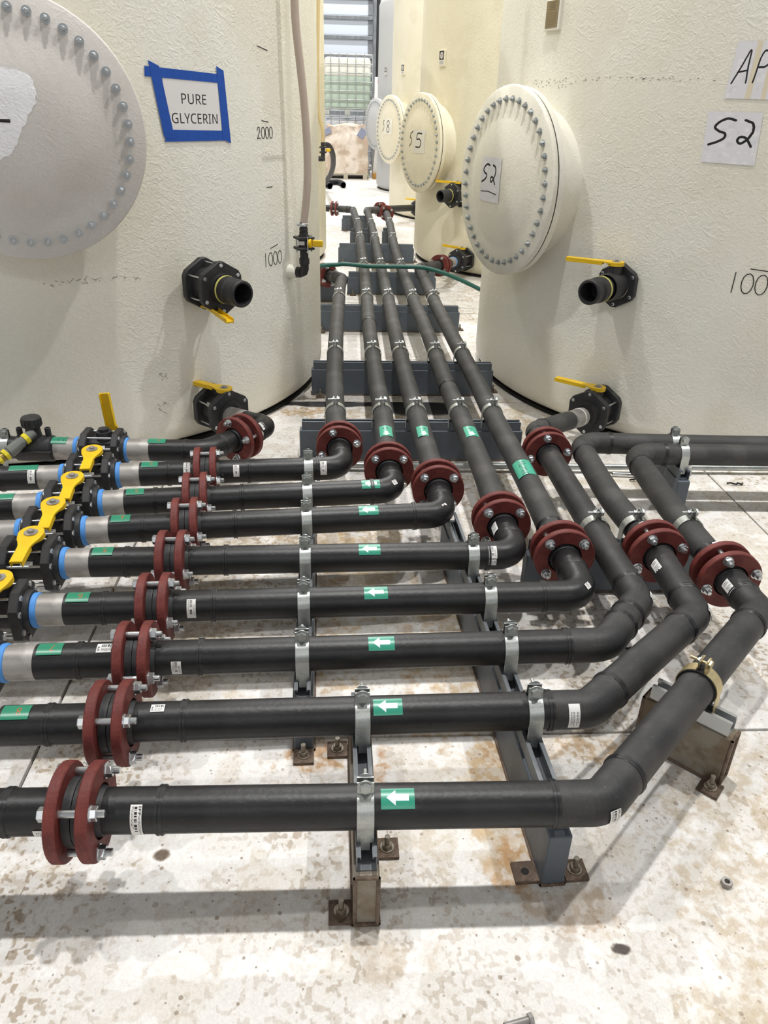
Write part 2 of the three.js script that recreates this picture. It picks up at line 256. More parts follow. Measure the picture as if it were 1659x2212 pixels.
// ---------------------------------------------------------------- materials
const std = (o) => new THREE.MeshStandardMaterial(o);
const M = {
  pipe: std({ map: mottle(512, 2, [18, 18, 20], [34, 34, 35], 0.65, 9, 6, 0.06, [86, 84, 82]), roughness: 0.42, bumpMap: grainBump, bumpScale: 0.0004 }),
  dusty: std({ map: mottle(512, 2, [52, 52, 51], [74, 72, 70], 0.75, 12, 5, 0.05, [46, 46, 46]), roughness: 0.66, bumpMap: grainBump, bumpScale: 0.0006 }),
  semi: std({ map: mottle(512, 2, [36, 36, 37], [60, 58, 56], 0.8, 10, 4, 0.06, [92, 90, 86]), roughness: 0.55, bumpMap: grainBump, bumpScale: 0.0005 }),
  bead: std({ color: 0x1c1c1e, roughness: 0.4 }),
  red: std({ map: mottle(256, 3, [100, 38, 33], [116, 50, 43], 0.8, 12, 8, 0.03, [140, 88, 76]), roughness: 0.62, bumpMap: grainBump, bumpScale: 0.0008 }),
  stud: std({ color: 0xb8bcbe, metalness: 0.8, roughness: 0.36 }),
  zinc: std({ color: 0xc9ccce, metalness: 0.95, roughness: 0.3 }),
  galv: std({ map: mottle(256, 3, [186, 189, 186], [160, 166, 165], 0.8, 16, 8), metalness: 0.85, roughness: 0.42 }),
  brassZinc: std({ map: mottle(256, 3, [200, 184, 140], [184, 176, 150], 0.8, 10, 8), metalness: 0.85, roughness: 0.38 }),
  steel: std({ map: mottle(512, 3, [176, 172, 168], [150, 146, 142], 0.9, 14, 6, 0.05, [110, 104, 98]), metalness: 0.55, roughness: 0.5 }),
  slate: std({ map: mottle(512, 1, [92, 100, 109], [80, 87, 95], 0.7, 5, 5, 0.02, [130, 134, 136]), roughness: 0.5 }),
  strut: std({ map: mottle(256, 2, [120, 124, 127], [102, 106, 110], 0.7, 8, 6), metalness: 0.35, roughness: 0.5 }),
  bare: std({ map: mottle(512, 4, [142, 136, 124], [112, 96, 76], 0.8, 12, 4), metalness: 0.35, roughness: 0.5 }),
  rust: std({ map: mottle(256, 6, [116, 100, 86], [88, 72, 60], 0.9, 22, 6), roughness: 0.85, bumpMap: grainBump, bumpScale: 0.001 }),
  black: std({ map: mottle(256, 4, [38, 38, 40], [56, 55, 56], 0.5, 8, 6), roughness: 0.55, bumpMap: grainBump, bumpScale: 0.0005 }),
  rubber: std({ color: 0x18181a, roughness: 0.7 }),
  yellow: std({ map: mottle(256, 4, [238, 196, 22], [226, 184, 24], 0.7, 8, 6), roughness: 0.45 }),
  blue: std({ color: 0x4f93dc, roughness: 0.6 }),
  tape: std({ map: atlas, roughness: 0.3 }),
  print: std({ map: atlas, roughness: 0.8 }),
  blueTape: std({ map: mottle(256, 6, [28, 84, 178], [22, 72, 160], 0.8, 8, 6), roughness: 0.75 }),
  ink: std({ color: 0x2b2724, roughness: 0.8 }),
  gasket: std({ color: 0x1b1a19, roughness: 0.8 }),
  brass: std({ color: 0x9a8548, metalness: 0.7, roughness: 0.4 }),
  greenHose: std({ color: 0x1d5a50, roughness: 0.45 }),
  clearHose: new THREE.MeshPhysicalMaterial({ color: 0xd2c4b8, roughness: 0.22, transmission: 0.35, thickness: 0, ior: 1.45 }),
  amberHose: std({ color: 0xcdb98a, roughness: 0.35 }),
  white: std({ color: 0xe6e4de, roughness: 0.6 }),
  paper: std({ color: 0xdedcd8, roughness: 0.85 }),
};
const tankMap = (a, b) => dataTex(1024, (u, v, c) => {
  const n = fbm(u, v, 3, 5), m = fbm(u + 0.37, v + 0.11, 7, 4), g = vnoise(u * 400, v * 400, 400) - 0.5;
  c[0] = a[0]; c[1] = a[1]; c[2] = a[2]; mixTo(c, ...b, sstep(0.35, 0.7, n)); mixTo(c, b[0] - 22, b[1] - 24, b[2] - 30, 0.25 * sstep(0.6, 0.78, m));
  for (let k = 0; k < 3; k++) c[k] += g * 6;
}, { rep: 0.45 });
M.tank = std({ map: tankMap([240, 238, 227], [236, 232, 217]), roughness: 0.42, bumpMap: fibre, bumpScale: 0.0024 });
M.tankSmooth = std({ map: M.tank.map, roughness: 0.45, bumpMap: fibre, bumpScale: 0.0012 });
M.tankCream = std({ map: tankMap([232, 226, 204], [226, 219, 195]), roughness: 0.45, bumpMap: fibre, bumpScale: 0.003 });
M.coverGrey = std({ map: tankMap([224, 221, 218], [208, 203, 197]), roughness: 0.4, bumpMap: fibre, bumpScale: 0.0012 });
M.tankGrey = std({ color: 0xb9bab8, roughness: 0.5, bumpMap: fibre, bumpScale: 0.002 });

// ---------------------------------------------------------------- the shell of the building
const JX = [-8.22, -5.74, -3.26, -0.78, 1.7, 4.18, 6.66, 9.14], JZ = []; for (let k = -4; k <= 9; k++) JZ.push(-1.5 - 2.6 * k);
const ROOM = { x0: JX[0], x1: JX[7], z0: JZ[JZ.length - 1], z1: JZ[0], h: 9.2 };
// painted concrete, worn; stains given in metres
function concrete(n, x0, z0, w, d, stains, extra) {
  const t = dataTex(n, (u, v, c) => {
    const x = x0 + u * w, z = z0 + v * d;
    const a = fbm(u, v, 5, 4), b = fbm(u + 0.31, v + 0.7, 18, 4), e = fbm(u + 0.13, v + 0.47, 150, 3), g = vnoise(u * 1000, v * 1000, 1000) - 0.5;
    c[0] = 227; c[1] = 223; c[2] = 218;
    const e2 = fbm(u + 0.77, v + 0.29, 220, 2), e3 = fbm(u + 0.21, v + 0.63, 22, 4), e4 = vnoise(u * 230 + 3 * b, v * 230 + 3 * e, 230);
    const reg = sstep(0.42, 0.6, a);
    mixTo(c, 217, 211, 202, 0.3 * reg * (0.4 + 1.2 * b));
    mixTo(c, 206, 197, 182, (0.1 + 0.28 * reg) * sstep(0.46, 0.68, b));
    mixTo(c, 178, 161, 138, (0.06 + 0.34 * reg) * sstep(0.56, 0.76, e));
    mixTo(c, 150, 130, 106, (0.2 + 0.45 * reg) * sstep(0.58, 0.68, e2));
    mixTo(c, 205, 190, 166, 0.22 * sstep(0.56, 0.66, e3));
    mixTo(c, 132, 114, 94, (0.2 + 0.45 * reg) * sstep(0.86, 0.94, e4));
    mixTo(c, 238, 236, 233, 0.7 * sstep(0.55, 0.62, fbm(u + 0.6, v + 0.2, 44, 3)));
    if (stains) for (const s of stains) {
      const q = Math.hypot((x - s[0]) / s[2], (z - s[1]) / s[3]); if (q > 1.6) continue;
      const edge = q + (fbm(u + s[0], v + s[1], s[9] || 60, 5) - 0.5) * (s[8] || 2.2);
      mixTo(c, s[4], s[5], s[6], s[7] * (1 - sstep(0.5, 0.95, edge)) * (s[7] > 0.8 ? 1 : 0.45 + 0.8 * sstep(0.4, 0.62, e)));
    }
    for (let k = 0; k < 3; k++) c[k] += g * 16;
  }, {});
  const D = t.image.data, put = (px, py, r, col, al) => {
    for (let j = -r; j <= r; j++) for (let i = -r; i <= r; i++) {
      const q = i * i + j * j; if (q > r * r * (0.6 + 0.4 * LAT[(px * 7 + i * 13 + j * 57 + py * 3) & 65535])) continue;
      const k = ((((py + j) % n) + n) % n * n + (((px + i) % n) + n) % n) * 4; for (let m = 0; m < 3; m++) D[k + m] += (col[m] - D[k + m]) * al;
    }
  };
  for (const [cnt, r0, r1, col, al, fx] of extra) for (let i = 0; i < cnt; i++) { const u = fx ? Math.pow(rnd(), fx > 0 ? 1 / fx : 1) : rnd(); put(Math.floor(u * n), Math.floor(rnd() * n), Math.round(rr(r0, r1)), col, al * rr(0.5, 1)); }
  return t;
}
const specks = [[2600, 1, 2, [120, 104, 86], 0.7], [420, 2, 4, [112, 92, 72], 0.6], [40, 3, 5, [106, 90, 72], 0.4]];
const floorGeneric = concrete(1024, 0, 0, 2.48, 2.6, null, [[900, 1, 1, [120, 104, 86], 0.6], [120, 1, 2, [112, 92, 72], 0.5]]);
const floorFront = concrete(2048, -0.78, -1.5, 2.48, 2.6, [
  [1.15, -1.0, 0.5, 0.42, 190, 172, 146, 0.5], [1.4, -0.7, 0.6, 0.5, 196, 180, 154, 0.5], [0.9, -0.75, 0.25, 0.2, 186, 168, 140, 0.35], [0.36, -1.3, 0.1, 0.22, 196, 160, 112, 0.55], [0.38, -1.12, 0.06, 0.12, 184, 136, 84, 0.5],
  [0.09, -1.3, 0.04, 0.2, 176, 122, 74, 0.55], [-0.06, -1.44, 0.1, 0.06, 178, 132, 84, 0.6], [0.2, -1.2, 0.16, 0.16, 200, 186, 164, 0.5], [0.6, -1.44, 0.3, 0.05, 170, 136, 96, 0.5], [0.45, -1.0, 0.12, 0.06, 164, 134, 104, 0.4], [-0.4, -1.152, 0.022, 0.02, 86, 70, 52, 0.9, 0.8, 60], [0.554, -0.907, 0.022, 0.014, 62, 50, 42, 0.95, 1.6, 90], [0.1, -0.9, 0.08, 0.05, 190, 172, 150, 0.4], [1.3, -1.35, 0.4, 0.12, 206, 192, 170, 0.5],
], [...specks, [160, 3, 6, [128, 110, 92], 0.6, 2.4], [700, 1, 3, [112, 96, 78], 0.6, 2]]);
const floorMid = concrete(2048, -0.78, -4.1, 2.48, 2.6, [
  [0.33, -1.9, 0.14, 0.5, 192, 158, 112, 0.5], [-0.02, -2.0, 0.07, 0.6, 184, 150, 106, 0.55], [0.1, -2.3, 0.16, 0.3, 196, 170, 130, 0.5], [0.2, -1.75, 0.03, 0.3, 172, 134, 92, 0.4], [-0.5, -2.2, 0.3, 0.7, 200, 186, 162, 0.5], [0.9, -2.6, 0.4, 0.3, 206, 194, 170, 0.45], [0.15, -3.75, 0.3, 0.2, 172, 146, 104, 0.5], [-0.2, -3.95, 0.12, 0.1, 176, 140, 92, 0.6], [0.9, -3.7, 0.3, 0.3, 196, 176, 140, 0.5], [0.0, -2.55, 0.3, 0.12, 190, 160, 120, 0.4],
  [0.4, -4.0, 0.34, 0.12, 28, 26, 25, 0.97, 1.0, 14], [0.5, -3.97, 0.14, 0.1, 28, 26, 25, 0.97, 1.0, 18], [0.1, -4.06, 0.7, 0.05, 30, 28, 27, 0.95, 1.0, 20], [-0.05, -4.04, 0.26, 0.05, 26, 24, 24, 0.95, 0.9, 20], [1.2, -3.05, 0.5, 0.05, 190, 178, 150, 0.5], [1.5, -2.3, 0.16, 0.4, 214, 204, 186, 0.4],
], specks);
{
  const fl = thing('floor', 'worn white painted concrete slab floor with brown stains', 'floor', [0, 0, 0], null, 'structure');
  part('slab_bed', box(ROOM.x1 - ROOM.x0, 0.1, ROOM.z1 - ROOM.z0, (ROOM.x0 + ROOM.x1) / 2, -0.064, (ROOM.z0 + ROOM.z1) / 2, 0, 0), std({ color: 0x4a4038, roughness: 0.95 }), fl);
  const gap = 0.004;
  const slabMat = (map) => std({ map, roughness: 0.5, bumpMap: grainBump, bumpScale: 0.0012 });
  const mg = slabMat(floorGeneric), mf = slabMat(floorFront), mm = slabMat(floorMid);
  for (let i = 0; i < JX.length - 1; i++) for (let k = 0; k < JZ.length - 1; k++) {
    const x0 = JX[i] + gap, x1 = JX[i + 1] - gap, z1 = JZ[k] - gap, z0 = JZ[k + 1] + gap;
    const g = new RoundedBoxGeometry(x1 - x0, 0.03, z1 - z0, 1, 0.003), p = g.attributes.position, uv = g.attributes.uv;
    const W = JX[i + 1] - JX[i], D = JZ[k] - JZ[k + 1], unique = i === 3 && (k === 3 || k === 4), fu = unique ? 0 : (i * 0.37) % 1, fv = unique ? 0 : (k * 0.53) % 1;
    for (let q = 0; q < p.count; q++) uv.setXY(q, (p.getX(q) + W / 2) / W + fu, (p.getZ(q) + D / 2) / D + fv);
    g.translate((x0 + x1) / 2, -0.015, (z0 + z1) / 2);
    part('slab', g, unique ? (k === 3 ? mf : mm) : mg, fl);
  }
  const wallMat = std({ map: mottle(256, 0.5, [190, 193, 198], [180, 184, 190], 0.7, 6, 4), roughness: 0.6 }), cx0 = (ROOM.x0 + ROOM.x1) / 2, cz0 = (ROOM.z0 + ROOM.z1) / 2, w = ROOM.x1 - ROOM.x0, d = ROOM.z1 - ROOM.z0;
  const st = (n, g, label) => tag(solo(n, g, wallMat, label, 'wall', [0, 0, 0], null, 'structure'));
  st('wall_left', box(0.2, ROOM.h, d, ROOM.x0 - 0.1, ROOM.h / 2, cz0, 0, 0), 'pale grey steel wall behind the left row of tanks');
  st('wall_right', box(0.2, ROOM.h, d, ROOM.x1 + 0.1, ROOM.h / 2, cz0, 0, 0), 'pale grey steel wall behind the right row of tanks');
  st('wall_back', box(w, ROOM.h, 0.2, cx0, ROOM.h / 2, ROOM.z0 - 0.1, 0, 0), 'pale bluish wall beside the rolling door');
  st('wall_front', box(w, ROOM.h, 0.2, cx0, ROOM.h / 2, ROOM.z1 + 0.1, 0, 0), 'pale grey wall behind the viewer');
  tag(solo('ceiling', box(w, 0.2, d, cx0, ROOM.h + 0.1, cz0, 0, 0), std({ color: 0x979797, roughness: 0.8 }), 'pale insulated hall ceiling', 'ceiling', [0, 0, 0], null, 'structure'));
}
// high-bay lamps
LAMPS.forEach(([x, z, k], i) => {
  const t = thing('high_bay_lamp', `round high bay lamp hanging from the ceiling, ${z > 0 ? ['left', 'middle', 'right'][i % 3] + ' one behind the viewer' : ['left', 'middle', 'right'][Math.floor(i / 4)] + ' row, ' + ['first', 'second', 'third', 'fourth'][i % 4] + ' ahead'}`, 'lamp', [x, LAMP_Y, z], 'high bay lamps');
  part('housing', lathe([[-0.02, 0.27], [0, 0.28], [0.05, 0.27], [0.1, 0.16], [0.26, 0.13], [0.28, 0]], V(x, LAMP_Y, z), UP, 28), M.galv, t);
  part('diffuser', disc(0.26, -0.012, -0.004, V(x, LAMP_Y, z), UP, 28), std({ color: 0xffffff, emissive: 0xffffff, emissiveIntensity: 3 }), t);
  part('rod', stick(V(x, LAMP_Y + 0.27, z), V(x, ROOM.h, z), 0.012), M.galv, t);
  const l = new THREE.RectAreaLight(0xfffefc, LAMP_I * k, LAMP_SIZE, LAMP_SIZE); l.name = 'lamp_light'; l.position.set(0, -0.03, 0); l.rotation.x = -Math.PI / 2; l.castShadow = true; t.add(l);
});
// ---------------------------------------------------------------- pipes
const HP = 0.237, PR = 0.04445;
const P3 = (q) => V(q[0], q[2] === undefined ? HP : q[2], q[1]);
function beadGeo(c, d, n = 2, r = PR, k = 0.004) { const g = []; for (let i = 0; i < n; i++) g.push(lathe([[-k, r - 0.001], [-k * 0.7, r + k * 0.7], [0, r + k], [k * 0.7, r + k * 0.7], [k, r - 0.001]], c.clone().addScaledVector(d, (i - (n - 1) / 2) * 0.0075), d, 32, 2)); return g; }
// nodes: [x, z, y?]; corners: { index: [bendRadius, spigot, beads] }
function pipeRun(t, nodes, corners, { mat = M.pipe, elbowMat = mat, beads = [], r = PR } = {}) {
  const P = nodes.map(P3), secs = []; let cur = [P[0]];
  const bends = [];
  for (let i = 1; i < P.length; i++) {
    if (corners[i] && i < P.length - 1) {
      const [Rb, ext] = corners[i], a = P[i - 1].clone().sub(P[i]).normalize(), b = P[i + 1].clone().sub(P[i]).normalize();
      const th = Math.PI - a.angleTo(b), tl = Rb * Math.tan(th / 2), arc = [], axis = new THREE.Vector3().crossVectors(a, b).normalize();
      const s = P[i].clone().addScaledVector(a, tl), cen = s.clone().addScaledVector(new THREE.Vector3().crossVectors(axis, a).normalize(), Rb), rel = s.clone().sub(cen);
      for (let k = 0; k <= 10; k++) arc.push(cen.clone().add(rel.clone().applyAxisAngle(axis, -th * k / 10)));
      if (arc[10].distanceTo(P[i].clone().addScaledVector(b, tl)) > 0.002) { arc.length = 0; for (let k = 0; k <= 10; k++) arc.push(cen.clone().add(rel.clone().applyAxisAngle(axis, th * k / 10))); }
      const e0 = P[i].clone().addScaledVector(a, tl + ext), e1 = P[i].clone().addScaledVector(b, tl + ext);
      cur.push(e0); secs.push(cur); cur = [e1]; bends.push({ pts: [e0, ...arc, e1], a, b, e0, e1, s0: arc[0], s1: arc[10] });
    } else cur.push(P[i]);
  }
  secs.push(cur);
  const dist = [];
  secs.forEach((q) => { const pts = q.length > 2 ? spline(q, q.length * 6) : q; part('pipe', sweep(pts, r, 28), mat, t); dist.push(pts); });
  bends.forEach((b) => {
    const e = part('elbow', [sweep(b.pts, r + 0.0008, 28), beadGeo(b.s0, b.a, 1, r, 0.0012), beadGeo(b.s1, b.b, 1, r, 0.0012)], elbowMat, t);
    for (const [q, w] of [[b.e0, b.a], [b.e1, b.b]]) part('weld_bead', beadGeo(q, w, 2, r), M.bead, e);
  });
  for (const [si, d] of beads) {
    const pts = dist[si], total = pts.reduce((s, p, i) => (i ? s + p.distanceTo(pts[i - 1]) : 0), 0); let w = d < 0 ? total + d : d;
    for (let i = 1; i < pts.length; i++) { const l = pts[i].distanceTo(pts[i - 1]); if (w <= l) { part('weld_bead', beadGeo(pts[i - 1].clone().lerp(pts[i], w / l), pts[i].clone().sub(pts[i - 1]).normalize(), 2, r), M.bead, t); break; } w -= l; }
  }
  return t;
}
const patch = (t, name, c, d, a0, a1, len, rect, mat = M.print, label, r = PR) => part(name, skin(c, d, r + 0.0016, a0, a1, len, rect), mat, t, label);

// flange joint, local: axis +X, centred
function flangeJoint() {
  const g = new THREE.Group(), O = V(0, 0, 0), X = V(1, 0, 0); origin.set(g, [0, 0, 0]);
  for (const s of [-1, 1]) local('backing_ring', tubeRing(0.0535, 0.0955, s > 0 ? 0.0175 : -0.0405, s > 0 ? 0.0405 : -0.0175, O, X, 44, 0.0025), M.red, g);
  for (const s of [-1, 1]) local('stub_end', lathe(s > 0 ? [[0.0008, 0], [0.0008, 0.065], [0.017, 0.066], [0.022, 0.052], [0.05, 0.0463], [0.05, 0]] : [[-0.05, 0], [-0.05, 0.0463], [-0.022, 0.052], [-0.017, 0.066], [-0.0008, 0.065], [-0.0008, 0]], O, X, 36), M.black, g);
  for (let k = 0; k < 4; k++) {
    const a = k * Math.PI / 2, c = V(0, 0.0755 * Math.cos(a), 0.0755 * Math.sin(a));
    const b = local('bolt', join([lathe([[-0.045, 0], [-0.045, 0.0075], [0.066, 0.0075], [0.068, 0.006], [0.068, 0]], c, X, 12), hex(0.0142, 0.0405, 0.0545, c, V(-1, 0, 0))]), M.zinc, g);
    local('nut', join([hex(0.0142, 0.0405, 0.055, c, X), disc(0.0165, 0.0405, 0.0425, c, X, 16)]), M.zinc, b);
  }
  return g;
}
let flange0 = null;
function flange(at, dir, roll, label) {
  const q = new THREE.Quaternion().setFromUnitVectors(V(1, 0, 0), dir.clone().normalize()).multiply(new THREE.Quaternion().setFromAxisAngle(V(1, 0, 0), roll));
  if (!flange0) { flange0 = flangeJoint(); flange0.name = numbered('flange_joint'); tag(flange0, label, 'flange', 'red flange joints'); flange0.position.copy(at); flange0.quaternion.copy(q); scene.add(flange0); return flange0; }
  return copyOf(flange0, label, [at.x, at.y, at.z], q, 'red flange joints');
}
// strut clamp, local: pipe axis +X, centre of pipe at the origin, strut along Z
function clampOf(mat, cushion) {
  const g = new THREE.Group(), rc = PR + (cushion ? 0.0062 : 0.0022);
  for (const s of [1, -1]) {
    const p = []; p.push([rc + 0.0006, -0.068], [rc + 0.0006, -0.046], [rc + 0.0004, -0.028]);
    for (let k = 0; k <= 12; k++) { const a = (-14 + k * 92 / 12) * Math.PI / 180; p.push([rc * Math.cos(a), rc * Math.sin(a)]); }
    p.push([0.0098, rc + 0.004], [0.0078, rc + 0.009], [0.007, rc + 0.027]);
    const top = strap(p.slice(1), 0.0028, 0.033), tab = strap([[p[0][0], p[0][1]], [p[1][0], p[1][1] + 0.002]], 0.0028, 0.019);
    const h = join([top, tab]); if (s < 0) h.rotateY(Math.PI);
    local('clamp_half', h, mat, g);
  }
  if (cushion) local('cushion', lathe([[-0.019, PR], [-0.019, PR + 0.0052], [0.019, PR + 0.0052], [0.019, PR], [-0.019, PR]], V(0, 0, 0), V(1, 0, 0), 30), M.rubber, g);
  const c = V(0, rc + 0.018, 0), Z = V(0, 0, 1);
  const b = local('bolt', join([lathe([[-0.034, 0], [-0.034, 0.004], [0.012, 0.004], [0.012, 0]], c, Z, 10), disc(0.0165, 0.0085, 0.0108, c, Z, 20), hex(0.0128, 0.0105, 0.018, c, Z)]), mat, g);
  local('nut', join([hex(0.0085, 0.009, 0.016, c, V(0, 0, -1)), disc(0.016, 0.0085, 0.0098, c, V(0, 0, -1), 18)]), M.zinc, b);
  return g;
}
const clampProto = {};
function clamp(x, z, yaw, label, kind = 'galv', y = HP) {
  const q = new THREE.Quaternion().setFromAxisAngle(UP, yaw), grp = 'strut pipe clamps';
  if (!clampProto[kind]) { const g = clampOf(kind === 'galv' ? M.galv : M.brassZinc, kind !== 'galv'); g.name = numbered('pipe_clamp'); tag(g, label, 'pipe clamp', grp); g.position.set(x, y, z); g.quaternion.copy(q); scene.add(g); clampProto[kind] = g; return g; }
  return copyOf(clampProto[kind], label, [x, y, z], q, grp);
}
// support beam: rectangular tube on edge with a strut channel on top
const strutShape = poly([[-0.0205, 0], [0.0205, 0], [0.0205, 0.041], [0.011, 0.041], [0.011, 0.034], [0.0135, 0.034], [0.0135, 0.0385], [0.018, 0.0385], [0.018, 0.0025], [-0.018, 0.0025], [-0.018, 0.0385], [-0.0135, 0.0385], [-0.0135, 0.034], [-0.011, 0.034], [-0.011, 0.041], [-0.0205, 0.041]]);
function beam(x0, z0, x1, z1, label, { mat = M.slate, strutMat = M.slate, plates = [], inset = 0.012, name = 'pipe_support' } = {}) {
  const L = Math.hypot(x1 - x0, z1 - z0), mx = (x0 + x1) / 2, mz = (z0 + z1) / 2, ry = Math.atan2(-(z1 - z0), x1 - x0);
  const t = thing(name, label, 'pipe support', [mx, 0, mz]);
  part('beam_tube', box(L, 0.148, 0.051, mx, 0.078, mz, ry, 0.005), mat, t);
  const s = extrude(strutShape, L - inset * 2); s.rotateY(Math.PI / 2); s.translate(-(L - inset * 2) / 2, 0.152, 0); s.rotateY(ry); s.translate(mx, 0, mz);
  part('strut_channel', s, strutMat, t);
  const w = []; for (const sd of [-1, 1]) { const a = V(-L / 2, 0.004, sd * 0.026), b = V(L / 2, 0.004, sd * 0.026); w.push(sweep([a, b], 0.004, 8)); }
  for (const e of [-1, 1]) w.push(sweep([V(e * L / 2, 0.004, -0.026), V(e * L / 2, 0.004, 0.026)], 0.004, 8));
  const wg = join(w); wg.rotateY(ry); wg.translate(mx, 0, mz); part('weld_bead', wg, M.rust, t);
  if (mat === M.bare) for (const e of [-1, 1]) {
    const c = [[-0.023, 0.008], [0.023, 0.008], [0.023, 0.148], [-0.023, 0.148]].map(([q, y]) => V(e * (L / 2 + 0.001), y, q)), f = join([0, 1, 2, 3].map((i) => sweep([c[i], c[(i + 1) % 4]], 0.0042, 8)));
    f.rotateY(ry); f.translate(mx, 0, mz); part('end_weld', f, M.rust, t, 'rusty weld around the end cap');
  }
  for (const [px, pz, a, hole] of plates) {
    const b = part('base_plate', box(0.052, 0.008, 0.052, px, 0.0045, pz, a || ry, 0.001), M.rust, t);
    if (!hole) part('anchor_bolt', [disc(0.016, 0.008, 0.011, V(px, 0, pz), UP, 16), hex(0.012, 0.011, 0.022, V(px, 0, pz), UP), lathe([[0.02, 0], [0.02, 0.006], [0.045, 0.006], [0.046, 0]], V(px, 0, pz), UP, 10)], M.bare, b);
    else part('bolt_hole', disc(0.009, 0.0086, 0.0092, V(px, 0, pz), UP, 16), M.gasket, b);
  }
  return t;
}

// ---- the nine crosswise lines: z at two x positions
const HL = { 9: [[-0.5, -1.071], [0.45, -1.063]], 8: [[-0.5, -1.314], [0.45, -1.331]], 7: [[-0.5, -1.538], [0.6, -1.57]], 6: [[-0.5, -1.763], [0.6, -1.799]], 5: [[-0.5, -2.004], [0.38, -2.026]], 4: [[-0.5, -2.224], [0.34, -2.298]], 3: [[-0.5, -2.42], [0.187, -2.485]], 2: [[-0.5, -2.645], [0, -2.685]], 1: [[-0.9, -2.858], [-0.53, -2.843]] };
const hz = (k, x) => { const [[a, b], [c, d]] = HL[k]; return b + (d - b) * (x - a) / (c - a); };
const hdir = (k) => V(1, 0, (HL[k][1][1] - HL[k][0][1]) / (HL[k][1][0] - HL[k][0][0])).normalize();
const ORD = { 9: 'front', 8: 'second', 7: 'third', 6: 'fourth', 5: 'fifth', 4: 'sixth', 3: 'seventh', 2: 'eighth', 1: 'rearmost' };
const hname = (k) => (k === 9 ? 'front crosswise pipe' : k === 1 ? 'rearmost crosswise pipe' : `${ORD[k]} crosswise pipe from the front`);
const mainNodes = {
  2: { nodes: [[0.0, -2.685]], end: [-0.011, -2.858], c: { 1: [0.065, 0.03] } },
  3: { nodes: [[0.187, -2.485]], end: [0.181, -2.639], c: { 1: [0.065, 0.02] } },
  4: { nodes: [[0.348, -2.298]], end: [0.35, -2.475], c: { 1: [0.065, 0.045] } },
  5: { nodes: [[0.546, -2.03]], end: [0.54, -2.205], c: { 1: [0.065, 0.03] } },
  6: { nodes: [[0.701, -1.802]], end: [0.697, -1.998], c: { 1: [0.065, 0.062] } },
  7: { nodes: [[0.69, -1.573], [0.845, -1.768]], end: [0.84, -2.8], c: { 1: [0.08, 0.07], 2: [0.08, 0.055] } },
  8: { nodes: [[0.574, -1.333], [0.985, -1.7]], end: [0.998, -2.0], c: { 1: [0.07, 0.07], 2: [0.07, 0.06] } },
  9: { nodes: [[0.523, -1.062], [1.172, -1.712]], end: [1.166, -1.862], c: { 1: [0.06, 0.075], 2: [0.06, 0.055] } },
};
